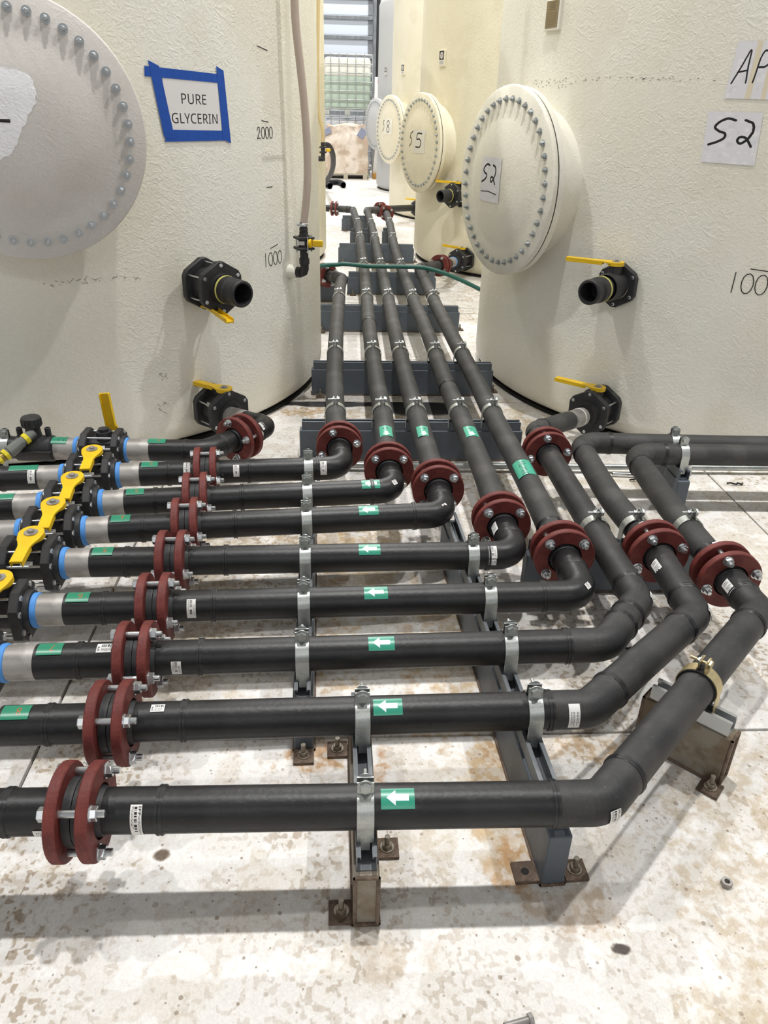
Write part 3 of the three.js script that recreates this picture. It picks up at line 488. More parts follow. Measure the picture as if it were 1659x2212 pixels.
for (let k = 2; k <= 9; k++) {
  const m = mainNodes[k], x0 = -0.512, d = hdir(k), z0 = hz(k, x0);
  const extra = { 2: 'sticker near its bend', 3: 'arrow tape beside its bend', 4: 'dusty toward its bend', 5: 'white stickers on its bend', 6: 'bending up to the Humic pipe', 7: 'with a wide double bend', 8: 'code sticker before its diagonal run', 9: 'continuing diagonally over a steel support' }[k];
  const t = thing('pipe_spool', `black ${hname(k)}, ${extra}`, 'pipe', [-0.1, 0, hz(k, -0.1)], 'crosswise pipes');
  const front = k >= 7;
  pipeRun(t, [[x0 + 0.049, z0 + 0.049 * d.z / d.x], ...m.nodes, m.end], m.c, { mat: M.pipe, elbowMat: front ? M.semi : M.pipe, beads: [[0, 0.108]] });
  if (front) t.children.filter((o) => o.name === 'pipe').slice(1).forEach((o) => { o.material = M.semi; });
  const at = (x, y = HP) => V(x, y, hz(k, x));
  const axx = { 3: 0.1, 4: 0.086, 5: 0.082, 6: 0.092, 7: 0.097, 8: 0.101, 9: 0.107 }[k];
  if (axx) patch(t, 'arrow_tape', at(axx), d, -0.05, 0.85, 0.066, tArrow, M.tape, 'green tape with a white arrow pointing left');
  if (k === 9) patch(t, 'label', at(-0.395), d, 0.5, 2.1, 0.022, tStick[0], M.print, 'white barcode sticker');
  if (k === 6) patch(t, 'label', at(-0.412), d, 0.55, 1.75, 0.024, tStick[1], M.print, 'white barcode sticker');
  if (k === 7) patch(t, 'label', at(-0.41), d, 1.1, 1.95, 0.024, tStick[2], M.print, 'white barcode sticker');
  if (k === 8) { patch(t, 'label', at(-0.41), d, -0.1, 0.35, 0.03, tIpp, M.print, 'small white sticker'); patch(t, 'label', at(0.527), d, 0.55, 1.9, 0.026, tStickR, M.print, 'white printed sticker'); }
  if (k === 2) { patch(t, 'label', at(-0.4), d, 0.6, 1.6, 0.022, tStick[1], M.print, 'white barcode sticker'); patch(t, 'label', at(-0.075), d, 0.5, 1.7, 0.025, tStick[2], M.print, 'white barcode sticker'); }
  if (k === 5) { patch(t, 'label', at(0.462), d, 0.35, 1.25, 0.026, tStick[2], M.print, 'white barcode sticker'); patch(t, 'label', at(0.46), d, 1.3, 1.75, 0.026, tStickR, M.print, 'small white sticker'); }
  // stickers on the bends and beside the far flanges
  const bend = { 7: [0.845, -1.768, 0.32, -0.95, 0.75, 1.5], 8: [0.985, -1.7, 0.39, -0.92, 0.75, 1.6], 9: [0.523, -1.062, 0.92, -0.38, 1.15, 2.0], 6: [0.701, -1.802, 0.71, -0.71, 0.5, 0.9], 3: [0.187, -2.485, 0.71, -0.71, 0.5, 0.9], 4: [0.348, -2.298, 0.71, -0.71, 0.5, 0.9] }[k];
  if (bend) { const bd = V(bend[2], 0, bend[3]).normalize(), sd = new THREE.Vector3().crossVectors(bd, UP), in90 = k < 7 ? 0.027 : 0.005; patch(t, 'label', V(bend[0], HP, bend[1]).addScaledVector(sd, -in90), bd, bend[4], bend[5], k < 7 ? 0.02 : 0.026, tStick[k % 3], M.print, 'white printed sticker', PR + 0.0012); }
  const near = { 5: [0.541, -2.17], 8: [0.996, -1.93], 9: [1.168, -1.815] }[k];
  if (near) patch(t, 'label', V(near[0], HP, near[1]), V(0, 0, -1), -1.5, -0.85, 0.05, tStickR, M.print, 'white printed sticker');
  // flange joints
  flange(V(x0, HP, z0), d, k >= 8 ? Math.PI / 4 : 0, `red flange joint on the left stretch of the ${hname(k)}`);
  // spool between valve and flange: steel nipple, black pipe
  const s = thing('pipe_spool', `steel-sleeved black stub left of the flange, ${hname(k)}`, 'pipe', [-0.65, 0, hz(k, -0.65)], 'valve side pipe stubs');
  const xr = x0 - 0.049, xs = -0.753;
  part('pipe', sweep([at(xs), at(xr)], PR + 0.0006, 28), M.pipe, s);
  part('weld_bead', beadGeo(at(-0.65), d, 2), M.bead, s);
  part('steel_sleeve', sweep([at(-0.86), at(xs)], PR, 28), M.steel, s, 'scuffed bare steel sleeve');
  part('thread_tape', lathe([[-0.009, PR], [-0.008, PR + 0.0035], [0, PR + 0.0045], [0.006, PR + 0.003], [0.0075, PR]], at(-0.829), d, 28), M.blue, s, 'blue thread sealant tape');
  patch(s, 'number_tape', at(-0.715), d, -0.35, 0.55, 0.06, tNo[k - 1], M.tape, 'green tape with an orange number', PR + 0.0006);
  if (k === 7) patch(s, 'label', at(-0.585), d, -0.1, 0.5, 0.036, tIpp, M.print, 'white barcode sticker', PR + 0.0006);
  if (k === 2) patch(s, 'label', at(-0.58), d, 0.2, 1.5, 0.024, tStick[0], M.print, 'white barcode sticker', PR + 0.0006);
  if (k === 9) patch(s, 'label', at(-0.576), d, 1.55, 1.95, 0.028, tStickR, M.print, 'small white sticker', PR + 0.0006);
  if (k === 9) continue;
  // left of the valve
  if (k <= 7) {
    const l = thing('pipe_spool', `steel and black stub left of the valve, ${hname(k)}`, 'pipe', [-1.2, 0, hz(k, -1.2)], 'inlet pipe stubs');
    part('steel_sleeve', sweep([at(-1.112), at(-1.0)], PR, 28), M.steel, l, 'bare steel sleeve');
    part('thread_tape', lathe([[-0.0075, PR], [-0.006, PR + 0.003], [0, PR + 0.0045], [0.008, PR + 0.0035], [0.009, PR]], at(-1.03), d, 28), M.blue, l, 'blue thread sealant tape');
    part('pipe', sweep([at(-1.75), at(-1.112)], PR + 0.0008, 28), M.pipe, l);
    part('weld_bead', beadGeo(at(-1.24), d, 2), M.bead, l);
    if (k <= 4) patch(l, 'name_tape', at(-1.16), d, -0.3, 0.5, 0.1, tNoTape[k === 2 ? 1 : 2], M.tape, 'green handwritten tape', PR + 0.0008);
    if (k === 2) patch(l, 'label', at(-1.13), d, 0.5, 1.6, 0.025, tStick[1], M.print, 'white barcode sticker', PR + 0.0008);
  }
}
// ---- ball valves. local: axis +X, stem +Y
function handleGeo(len, flip = 1) {
  const s = new THREE.Shape(); const hw = 0.0175, r = 0.037;
  s.absarc(0, 0, r, -0.35, Math.PI + 0.35, false);
  s.bezierCurveTo(-0.033, -0.036, -hw - 0.002, -0.048, -hw, -0.072); s.lineTo(-hw, -len); s.lineTo(hw, -len); s.lineTo(hw, -0.072); s.bezierCurveTo(hw + 0.002, -0.048, 0.033, -0.036, r * Math.cos(-0.35), r * Math.sin(-0.35)); s.closePath();
  const top = extrude(s, 0.006, 0.0012, 14); top.rotateX(-Math.PI / 2);             // y up, outline's -y becomes +z
  const walls = [-1, 1].map((q) => box(0.0035, 0.017, len - 0.06, q * (hw - 0.002), -0.004, (len + 0.06) / 2, 0, 0.001));
  const rim = lathe([[-0.01, r - 0.004], [-0.01, r], [0.004, r], [0.004, r - 0.004], [-0.01, r - 0.004]], V(0, 0, 0), UP, 24);
  return join([top, ...walls, rim]);
}
function valve(g, { half = 0.061, plate, plateT = 0.02, bodyR = 0.05, hubR = 0.055, hub = 0.028, rods, stemY = 0.09, handleDir = 0, handleLen = 0.145, handle = true, sides = [-1, 1], tagged = true, pivotX = 0.008, drop = 0 }) {
  const O = V(0, 0, 0), X = V(1, 0, 0);
  local('valve_body', join([lathe([[-half, bodyR * 0.92], [-half * 0.6, bodyR], [half * 0.6, bodyR], [half, bodyR * 0.92]], O, X, 28), lathe([[0, 0.034], [stemY - 0.012, 0.03], [stemY - 0.012, 0.02], [stemY, 0.02], [stemY, 0]], V(pivotX, 0, 0), UP, 22)]), M.black, g);
  for (const s of sides) {
    const p = extrude(plate, plateT, 0.003); p.rotateY(Math.PI / 2); p.translate(s * half - plateT / 2, 0, 0);
    local('end_plate', join([p, lathe(s > 0 ? [[half, hubR + 0.004], [half + 0.012, hubR + 0.003], [half + hub, hubR], [half + hub, PR]] : [[-half - hub, PR], [-half - hub, hubR], [-half - 0.012, hubR + 0.003], [-half, hubR + 0.004]], O, X, 28)]), M.black, g);
  }
  for (const [y, z] of rods) local('tie_bolt', sides.length < 2 ? join([hex(0.0088, -half + 0.01, -half + 0.0175, V(0, y, z), X), stick(V(-half - 0.01, y, z), V(-half + 0.022, y, z), 0.004, 8)]) : join([stick(V(-half - 0.02, y, z), V(half + 0.014, y, z), 0.004, 8), hex(0.0088, half + 0.01, half + 0.0175, V(0, y, z), X), hex(0.0088, half + 0.01, half + 0.0175, V(0, y, z), V(-1, 0, 0))]), M.zinc, g);
  if (tagged) { const q = skin(V(0, 0, 0), X, bodyR + 0.0012, 0.9, 1.15, 0.036, tValve, 4); local('rating_tag', q, M.print, g, 'small white tag'); }
  if (handle) {
    const hg = handleGeo(handleLen); hg.rotateX(drop); hg.rotateY(handleDir); hg.translate(pivotX, stemY, 0);
    const h = local('handle', hg, M.yellow, g, 'yellow lever handle');
    local('handle_bolt', join([disc(0.02, 0.006, 0.009, V(pivotX, stemY, 0), UP, 20), hex(0.01, 0.009, 0.017, V(pivotX, stemY, 0), UP)]), M.steel, h);
  }
  return g;
}
const octo = poly([[-0.034, 0.08], [0.034, 0.08], [0.075, 0.045], [0.075, -0.045], [0.034, -0.08], [-0.034, -0.08], [-0.075, -0.045], [-0.075, 0.045]]);
const octoRods = [[0.062, 0.036], [0.062, -0.036], [0.028, 0.064], [-0.028, 0.064], [0.028, -0.064], [-0.028, -0.064], [-0.062, 0.036], [-0.062, -0.036]].map(([a, b]) => [a, b]);
const inOct = (list) => list.map(([y, z]) => [y, z]);
let valve0 = null;
for (let k = 2; k <= 7; k++) {
  const x = -0.927, label = `black ball valve with yellow lever on the ${hname(k)}`, q = new THREE.Quaternion().setFromUnitVectors(V(1, 0, 0), hdir(k));
  if (!valve0) { valve0 = valve(new THREE.Group(), { plate: octo, rods: inOct(octoRods), handleDir: 0, stemY: 0.1, pivotX: 0.014, handleLen: 0.14, drop: 0.1 }); valve0.name = numbered('ball_valve'); tag(valve0, label, 'valve', 'manifold ball valves'); valve0.position.set(x, HP, hz(k, x)); valve0.quaternion.copy(q); scene.add(valve0); } else copyOf(valve0, label, [x, HP, hz(k, x)], q, 'manifold ball valves');
}
{ // rearmost line: valve with its lever standing up, saddle tee, elbows to the tank
  const d = hdir(1), at = (x, y = HP) => V(x, y, hz(1, x));
  const g = valve(new THREE.Group(), { plate: octo, rods: inOct(octoRods), handle: false, stemY: 0.09 });
  const hg = handleGeo(0.2); hg.scale(1.15, 1, 1); hg.rotateX(-Math.PI / 2); hg.rotateZ(0.06); hg.translate(0.008, 0.0, -0.1);
  local('handle', hg, M.yellow, g, 'yellow lever standing upright');
  const st = lathe([[0, 0.034], [0.1, 0.03], [0.1, 0]], V(0.008, 0, 0), V(0, 0, -1), 20); local('stem_housing', st, M.black, g);
  g.name = numbered('ball_valve'); tag(g, 'black ball valve with its yellow lever standing upright on the rearmost crosswise pipe', 'valve', 'manifold ball valves');
  g.position.copy(at(-0.95)); g.quaternion.setFromUnitVectors(V(1, 0, 0), d); scene.add(g);
  const s = thing('pipe_spool', 'black pipe with steel sleeve and tape 1 on the rearmost line, bending to the tank', 'pipe', [-0.7, 0, -2.85]);
  part('steel_sleeve', sweep([at(-0.885), at(-0.765)], PR, 28), M.steel, s, 'bare steel sleeve');
  part('thread_tape', lathe([[-0.009, PR], [-0.008, PR + 0.0035], [0, PR + 0.0045], [0.006, PR + 0.003], [0.0075, PR]], at(-0.858), d, 28), M.blue, s, 'blue thread sealant tape');
  patch(s, 'number_tape', at(-0.735), d, -0.4, 0.5, 0.07, tNo[0], M.tape, 'green tape with an orange number', PR + 0.0006);
  pipeRun(s, [[-0.765, hz(1, -0.765)], [-0.545, hz(1, -0.545)], [-0.462, -2.95]], { 1: [0.1, 0.03] }, { mat: M.pipe });
  const fd = V(0.195, -0.012, -0.29).normalize();
  flange(V(-0.43, HP - 0.004, -2.995), fd.clone().negate(), 0.2, 'red flange joint set diagonally beside the left tank');
  const e = thing('pipe_spool', 'black right angle pipe from the left tank drain valve to the diagonal flange', 'pipe', [-0.35, 0, -3.15]);
  pipeRun(e, [[-0.403, -3.034, 0.231], [-0.32, -3.155, 0.222], [-0.4, -3.235, 0.208], [-0.435, -3.275, 0.202]], { 1: [0.075, 0.012] }, { mat: M.pipe });
  part('steel_sleeve', sweep([V(-0.435, 0.202, -3.275), V(-0.52, 0.19, -3.363)], PR, 28), M.steel, e, 'grey steel sleeve');
  patch(e, 'label', V(-0.366, 0.227, -3.088), V(0.56, 0, -0.83), 0.4, 1.2, 0.024, tStick[2], M.print, 'white barcode sticker');
  const l = thing('pipe_spool', 'steel and black pipe under the capped saddle tee on the rearmost line', 'pipe', [-1.3, 0, -2.86]);
  part('steel_sleeve', sweep([at(-1.14), at(-1.02)], PR, 28), M.steel, l, 'bare steel sleeve');
  part('thread_tape', lathe([[-0.0075, PR], [-0.006, PR + 0.003], [0, PR + 0.0045], [0.008, PR + 0.0035], [0.009, PR]], at(-1.055), d, 28), M.blue, l, 'blue thread sealant tape');
  part('pipe', sweep([at(-1.8), at(-1.14)], PR + 0.0008, 28), M.pipe, l);
  patch(l, 'name_tape', at(-1.118), d, -0.4, 0.75, 0.06, tNoTape[0], M.tape, 'green handwritten tape');
  // saddle tee
  const T = thing('saddle_tee', 'black saddle tee with round screw cap and taped side nipple', 'pipe fitting', [-1.22, HP, -2.86]);
  const c = at(-1.22);
  part('saddle', [lathe([[-0.072, PR + 0.001], [-0.068, PR + 0.008], [0.068, PR + 0.008], [0.072, PR + 0.001]], c, d, 30), box(0.15, 0.008, 0.125, c.x, c.y + 0.004, c.z, 0, 0.002)], M.black, T);
  part('riser', lathe([[0.03, 0.034], [0.06, 0.03], [0.1, 0.026]], c, UP, 24), M.black, T);
  part('screw_cap', [lathe([[0.092, 0], [0.092, 0.034], [0.096, 0.037], [0.128, 0.037], [0.132, 0.034], [0.132, 0]], c, UP, 30), ...Array.from({ length: 16 }, (_, i) => { const a = i * Math.PI / 8; return box(0.004, 0.028, 0.004, c.x + 0.037 * Math.cos(a), c.y + 0.111, c.z + 0.037 * Math.sin(a), -a, 0.001); })], M.black, T);
  for (const s2 of [-1, 1]) part('terminal_shroud', tubeRing(0.006, 0.0115, 0.04, 0.085, V(c.x + s2 * 0.055, c.y, c.z - 0.005), UP, 16, 0.001), M.black, T);
  const n0 = V(c.x + 0.01, c.y + 0.075, c.z + 0.02), nd = V(-0.62, -0.42, 0.66).normalize();
  part('side_branch', lathe([[0, 0.02], [0.06, 0.019], [0.06, 0.022], [0.078, 0.022], [0.078, 0.024], [0.12, 0.024], [0.12, 0.02], [0.13, 0.02]], n0, nd, 24), std({ color: 0x6c6f6a, roughness: 0.5 }), T, 'grey threaded side branch');
  part('yellow_tape', [lathe([[0.03, 0.0205], [0.032, 0.0225], [0.046, 0.0222], [0.048, 0.0205]], n0, nd, 24), lathe([[0.128, 0.021], [0.13, 0.0235], [0.142, 0.0225], [0.144, 0.02]], n0, nd, 24), lathe([[0.158, 0.016], [0.16, 0.0185], [0.17, 0.0178], [0.172, 0.016]], n0, nd, 24)], std({ color: 0xe0cf26, roughness: 0.6 }), T, 'yellow gas thread tape');
  part('nipple', lathe([[0.13, 0.017], [0.16, 0.017], [0.16, 0.014], [0.185, 0.014], [0.187, 0.009], [0.215, 0.007], [0.215, 0]], n0, nd, 20), M.brass, T, 'brass hose nipple');
  clamp(-1.335, hz(1, -1.335), 0, 'bright clamp left of the capped saddle tee');
}
// ---- long pipes
const LNODES = {
  1: [[-0.015, -2.956], [-0.03, -3.25], [-0.04, -4.2], [-0.028, -5.3], [-0.013, -6.1], [0.002, -6.375], [-0.1, -6.475]],
  2: [[0.176, -2.738], [0.185, -3.18], [0.175, -3.8], [0.172, -4.8], [0.18, -5.6], [0.19, -6.5], [0.192, -7.6], [0.192, -8.5], [0.196, -9.5], [0.165, -10.6], [0.148, -11.15], [-0.055, -11.22]],
  3: [[0.35, -2.574], [0.34, -3.18], [0.33, -3.8], [0.33, -4.8], [0.338, -5.66], [0.34, -6.5], [0.343, -7.6], [0.35, -8.5], [0.352, -9.55], [0.343, -10.7], [0.335, -11.05], [0.495, -11.21]],
  4: [[0.538, -2.304], [0.545, -2.6], [0.54, -3.0], [0.53, -3.8], [0.532, -4.6], [0.52, -5.6], [0.52, -6.5], [0.522, -7.6], [0.54, -8.5], [0.575, -9.6], [0.594, -10.795]],
  5: [[0.695, -2.096], [0.7, -2.5], [0.69, -3.2], [0.69, -3.8], [0.68, -4.5], [0.67, -5.4], [0.675, -6.5], [0.677, -6.88], [0.868, -7.14, 0.215]],
};
const LCORN = { 1: { 5: [0.09, 0.03] }, 2: { 10: [0.075, 0.03] }, 3: { 10: [0.1, 0.03] }, 4: {}, 5: { 7: [0.1, 0.03] } };
const LN = { 1: 'leftmost long pipe', 2: 'second long pipe, taped 3', 3: 'third long pipe, taped 2', 4: 'fourth long pipe, taped 1', 5: 'fifth long pipe, taped Humic' };
const LLAB = { 1: 'dusty grey leftmost long pipe running up the aisle to a left bend', 2: 'dusty grey long pipe taped with a 3, second from the left', 3: 'dusty grey long pipe taped with a 2, third from the left', 4: 'dusty grey long pipe taped with a 1, fourth from the left', 5: 'dusty grey long pipe with green tape reading Humic' };
const LBEADS = { 1: [], 2: [[0, 2.15]], 3: [], 4: [[0, 1.33]], 5: [[0, 0.1]] };
for (let j = 1; j <= 5; j++) {
  const n = LNODES[j], t = thing('pipe_spool', LLAB[j], 'pipe', [n[2][0], 0, -5], 'long pipes up the aisle');
  pipeRun(t, n, LCORN[j], { mat: M.dusty, beads: LBEADS[j] });
  if (j >= 2 && j <= 4) { const z = -2.96, x = { 2: 0.182, 3: 0.339, 4: 0.54 }[j]; patch(t, 'arrow_tape', V(x, HP, z), V(0, 0, -1), -0.62, 0.62, 0.11, tArrowNo[4 - j], M.tape, 'green tape with a number and a white arrow'); }
  if (j === 5) patch(t, 'name_tape', V(0.698, HP, -2.6), V(0, 0, -1), -1.1, 0.55, 0.13, tHumic, M.tape, 'green tape reading Humic');
}
const LF = { 2: [-0.012, -2.907], 3: [0.179, -2.688], 4: [0.351, -2.524], 5: [0.538, -2.254], 6: [0.695, -2.047], 7: [0.84, -2.85], 8: [0.999, -2.05], 9: [1.166, -1.911] };
const LFN = { 2: 'leftmost long pipe', 3: 'second long pipe from the left', 4: 'third long pipe from the left', 5: 'fourth long pipe from the left', 6: 'Humic long pipe', 7: 'pipe to the right tank drain valve', 8: 'pipe second from the right', 9: 'rightmost long pipe' };
for (const k in LF) flange(V(LF[k][0], HP, LF[k][1]), V(0, 0, 1), { 2: 0.35, 7: 0.2, 8: 0.5, 9: 0.35 }[k] ?? Math.PI / 4, `red flange joint, near end of the ${LFN[k]}`);
{ // pipes right of the aisle
  const a = thing('pipe_spool', 'dusty grey angled pipe between the right tank drain valve and its flange', 'pipe', [0.85, 0, -3.1]);
  pipeRun(a, [[0.84, -2.899], [0.848, -3.1, 0.225], [1.03, -3.3, 0.19], [1.075, -3.345, 0.182]], { 1: [0.1, 0.03] }, { mat: M.dusty });
  part('steel_sleeve', sweep([V(1.075, 0.182, -3.345), V(1.16, 0.17, -3.43)], PR, 28), M.steel, a, 'grey steel sleeve');
  part('white_band', lathe([[-0.004, PR], [-0.004, PR + 0.002], [0.004, PR + 0.002], [0.004, PR]], V(1.135, 0.1735, -3.405), V(0.7, -0.1, -0.7), 28), M.white, a);
  const b = thing('pipe_spool', 'dusty grey pipe bending right along the right tank, nearer the wall of the tank', 'pipe', [1.0, 0, -2.8]);
  pipeRun(b, [[0.998, -2.099], [0.976, -2.4], [0.985, -2.7], [1.0, -2.945], [1.6, -2.915], [4.6, -2.84]], { 3: [0.08, 0.05] }, { mat: M.dusty });
  const c = thing('pipe_spool', 'dusty grey rightmost long pipe bending right in front of the other', 'pipe', [1.2, 0, -2.6]);
  pipeRun(c, [[1.166, -1.96], [1.165, -2.3], [1.175, -2.55], [1.195, -2.83], [1.7, -2.812], [4.6, -2.75]], { 3: [0.08, 0.05] }, { mat: M.dusty, beads: [[0, 0.06]] });
}
// far ends
flange(V(-0.135, HP, -6.51), V(0.7, 0, 0.7), 0.4, 'red flange joint past the far bend of the leftmost long pipe');
{ const t = thing('pipe_spool', 'dark pipe stub left of the flange behind the left tank', 'pipe', [-0.25, 0, -6.62]); part('pipe', sweep([V(-0.17, HP, -6.545), V(-0.5, HP, -6.87)], PR, 24), M.pipe, t); }
flange(V(-0.103, HP, -11.235), V(1, 0, 0.2), 0.3, 'far red flange joint on the pipe leading left');
{ const t = thing('pipe_spool', 'far black pipe stub leading left behind the left tank', 'pipe', [-0.3, 0, -11.3]); part('pipe', sweep([V(-0.15, HP, -11.245), V(-0.9, HP, -11.4)], PR, 24), M.pipe, t); }
flange(V(0.53, HP, -11.245), V(0.7, 0, -0.7), 0.4, 'far red flange joint on the pipe leading right');
{ const t = thing('pipe_spool', 'far black pipe leading right to the S8 tank valve', 'pipe', [0.75, 0, -11.5]); part('pipe', sweep([V(0.565, HP, -11.28), V(1.03, 0.2, -11.85)], PR, 24), M.pipe, t); }
flange(V(0.596, HP, -10.845), V(0, 0, 1), 0.6, 'far red flange closing the fourth long pipe');
flange(V(0.9, 0.21, -7.19), V(0.55, -0.1, -0.83), 0.4, 'red flange joint between the Humic pipe and the S5 tank valve');
{ const t = thing('pipe_spool', 'black and steel pipe stub at the S5 tank valve', 'pipe', [1.0, 0, -7.4]); const A = V(0.928, 0.207, -7.232), B = V(1.005, 0.19, -7.42), C = V(1.075, 0.175, -7.6); part('pipe', sweep([A, B], PR, 24), M.pipe, t); part('steel_sleeve', sweep([B, C], PR, 24), M.steel, t); part('thread_tape', lathe([[-0.01, PR], [-0.008, PR + 0.004], [0.008, PR + 0.004], [0.01, PR]], C.clone().lerp(B, 0.15), C.clone().sub(B).normalize(), 24), M.blue, t); }
// ---------------------------------------------------------------- supports and clamps
const CB = [ // cross beams under the long pipes: x0, x1, front z
  [-0.197, 0.842, -3.28, 'slate grey cross beam nearest the red flanges, under the long pipes'],
  [-0.175, 0.868, -4.205, 'slate grey cross beam between the two near tanks, second from the front'],
  [-0.2, 0.868, -5.62, 'slate grey cross beam third from the front, just before the green hose'],
  [0.045, 0.832, -6.9, 'slate grey cross beam right behind the green hose'],
  [-0.04, 0.77, -8.48, 'slate grey cross beam fifth from the front under the long pipes'],
  [0.096, 0.36, -9.62, 'short slate grey support under the second and third long pipes, far up the aisle'],
  [-0.004, 0.37, -10.86, 'farthest slate grey cross beam under the left bends'],
];
CB.forEach(([x0, x1, z, label], i) => beam(x0, z - 0.0255, x1, z - 0.0255, label, { plates: [[x0 + 0.05, z + 0.032], [x1 + 0.02, z - 0.08]] }));
beam(0.487, -9.75, 0.6, -9.75, 'short slate grey support under the fourth long pipe, far up the aisle');
beam(-0.3, -6.62, -0.05, -6.62, 'short slate grey support under the flange behind the left tank');
const clampZ = [-3.285, -4.23, -5.645, -6.925, -8.505, -9.645, -10.885];
const lx = (j, z) => { const n = LNODES[j]; for (let i = 1; i < n.length; i++) if (n[i][1] <= z) { const [a, b] = [n[i - 1], n[i]]; return a[0] + (b[0] - a[0]) * (z - a[1]) / (b[1] - a[1]); } return n[n.length - 1][0]; };
const onBeam = [[1, 2, 3, 4, 5], [1, 2, 3, 4, 5], [1, 2, 3, 4, 5], [2, 3, 4], [2, 3, 4], [2, 3], [2, 3]];
const BN = ['nearest', 'second', 'third', 'fourth', 'fifth', 'sixth', 'farthest'];
onBeam.forEach((list, b) => list.forEach((j) => clamp(lx(j, clampZ[b]), clampZ[b], Math.PI / 2, `strut clamp holding the ${LN[j]} on the ${BN[b]} cross beam`)));
clamp(lx(4, -9.75), -9.75, Math.PI / 2, 'strut clamp holding the fourth long pipe on its own short support');
beam(-0.133, -2.76, -0.1, -1.452, 'slate grey lengthwise support under six crosswise pipes, left of centre', { strutMat: M.strut, plates: [[-0.1, -1.43]] });
beam(0.041, -1.465, 0.046, -0.972, 'bare steel lengthwise support under the two front crosswise pipes', { mat: M.bare, strutMat: M.strut, plates: [[-0.014, -1.45], [0.098, -1.15], [-0.004, -1.0]] });
beam(0.385, -2.42, 0.449, -1.05, 'slate grey lengthwise support under the right bends of the crosswise pipes', { strutMat: M.strut, inset: 0.02, plates: [[0.395, -1.08, 0, true], [0.505, -1.082]] });
beam(0.62, -2.19, 1.26, -2.19, 'slate grey cross beam under the three right hand pipes', {});
beam(1.396, -2.74, 1.396, -3.06, 'slate grey support under the two pipes beside the right tank', {});
beam(0.79, -1.485, 0.947, -1.326, 'bare welded steel support plate under the diagonal front pipe', { mat: M.bare, strutMat: M.zinc, plates: [[0.905, -1.30, 0.8]] });
for (let k = 2; k <= 7; k++) { const x = { 2: -0.131, 3: -0.127, 4: -0.121, 5: -0.114, 6: -0.108, 7: -0.102 }[k]; clamp(x, hz(k, x), -Math.atan2(hdir(k).z, hdir(k).x), `strut clamp left of centre on the ${hname(k)}`); }
for (const k of [8, 9]) clamp(0.044, hz(k, 0.044), -Math.atan2(hdir(k).z, hdir(k).x), `strut clamp beside the arrow tape on the ${hname(k)}`);
for (const k of [5, 6, 7, 8]) { const x = { 5: 0.405, 6: 0.417, 7: 0.43, 8: 0.44 }[k]; clamp(x, hz(k, x), 0, `strut clamp near the right bend of the ${hname(k)}`); }
clamp(0.845, -2.19, Math.PI / 2, 'strut clamp on the pipe to the right tank drain valve');
clamp(0.982, -2.19, Math.PI / 2, 'strut clamp on the pipe second from the right, behind its flange');
clamp(1.165, -2.19, Math.PI / 2, 'strut clamp on the rightmost long pipe behind its flange');
clamp(1.4, -2.926, 0, 'strut clamp on the rear of the two pipes beside the right tank');
clamp(1.396, -2.823, 0, 'strut clamp on the front of the two pipes beside the right tank');
clamp(0.872, -1.412, Math.PI / 4, 'yellowish cushioned clamp on the diagonal front pipe', 'brass');
// ---------------------------------------------------------------- tanks
const RT = 1.6, TH = 3.2;
const radial = (a) => { const t = a * Math.PI / 180; return V(Math.sin(t), 0, Math.cos(t)); };
const onTank = (c, a, y, s = 0) => V(c[0], y, c[1]).addScaledVector(radial(a), RT + s);
// curved sheet on a tank: angle range in degrees, y range; rect of the atlas; corner points override
function sheet(c, corners, off, rect, seg = 8) { // corners: [tl, tr, br, bl] each [angle, y]
  const pos = [], nor = [], uv = [], idx = [], [u0, v0, u1, v1] = rect || [0, 0, 1, 1];
  for (let j = 0; j <= seg; j++) for (let i = 0; i <= seg; i++) {
    const s = i / seg, t = j / seg, [tl, tr, br, bl] = corners;
    const a = (tl[0] * (1 - s) + tr[0] * s) * (1 - t) + (bl[0] * (1 - s) + br[0] * s) * t, y = (tl[1] * (1 - s) + tr[1] * s) * (1 - t) + (bl[1] * (1 - s) + br[1] * s) * t;
    const p = onTank(c, a, y, off), n = radial(a); pos.push(p.x, p.y, p.z); nor.push(n.x, n.y, n.z); uv.push(u0 + (u1 - u0) * s, v1 + (v0 - v1) * t);
  }
  for (let j = 0; j < seg; j++) for (let i = 0; i < seg; i++) { const a = j * (seg + 1) + i, b = a + seg + 1; idx.push(a, b, a + 1, a + 1, b, b + 1); }
  const g = new THREE.BufferGeometry();
  g.setAttribute('position', new THREE.Float32BufferAttribute(pos, 3)); g.setAttribute('normal', new THREE.Float32BufferAttribute(nor, 3)); g.setAttribute('uv', new THREE.Float32BufferAttribute(uv, 2)); g.setIndex(idx); return g;
}
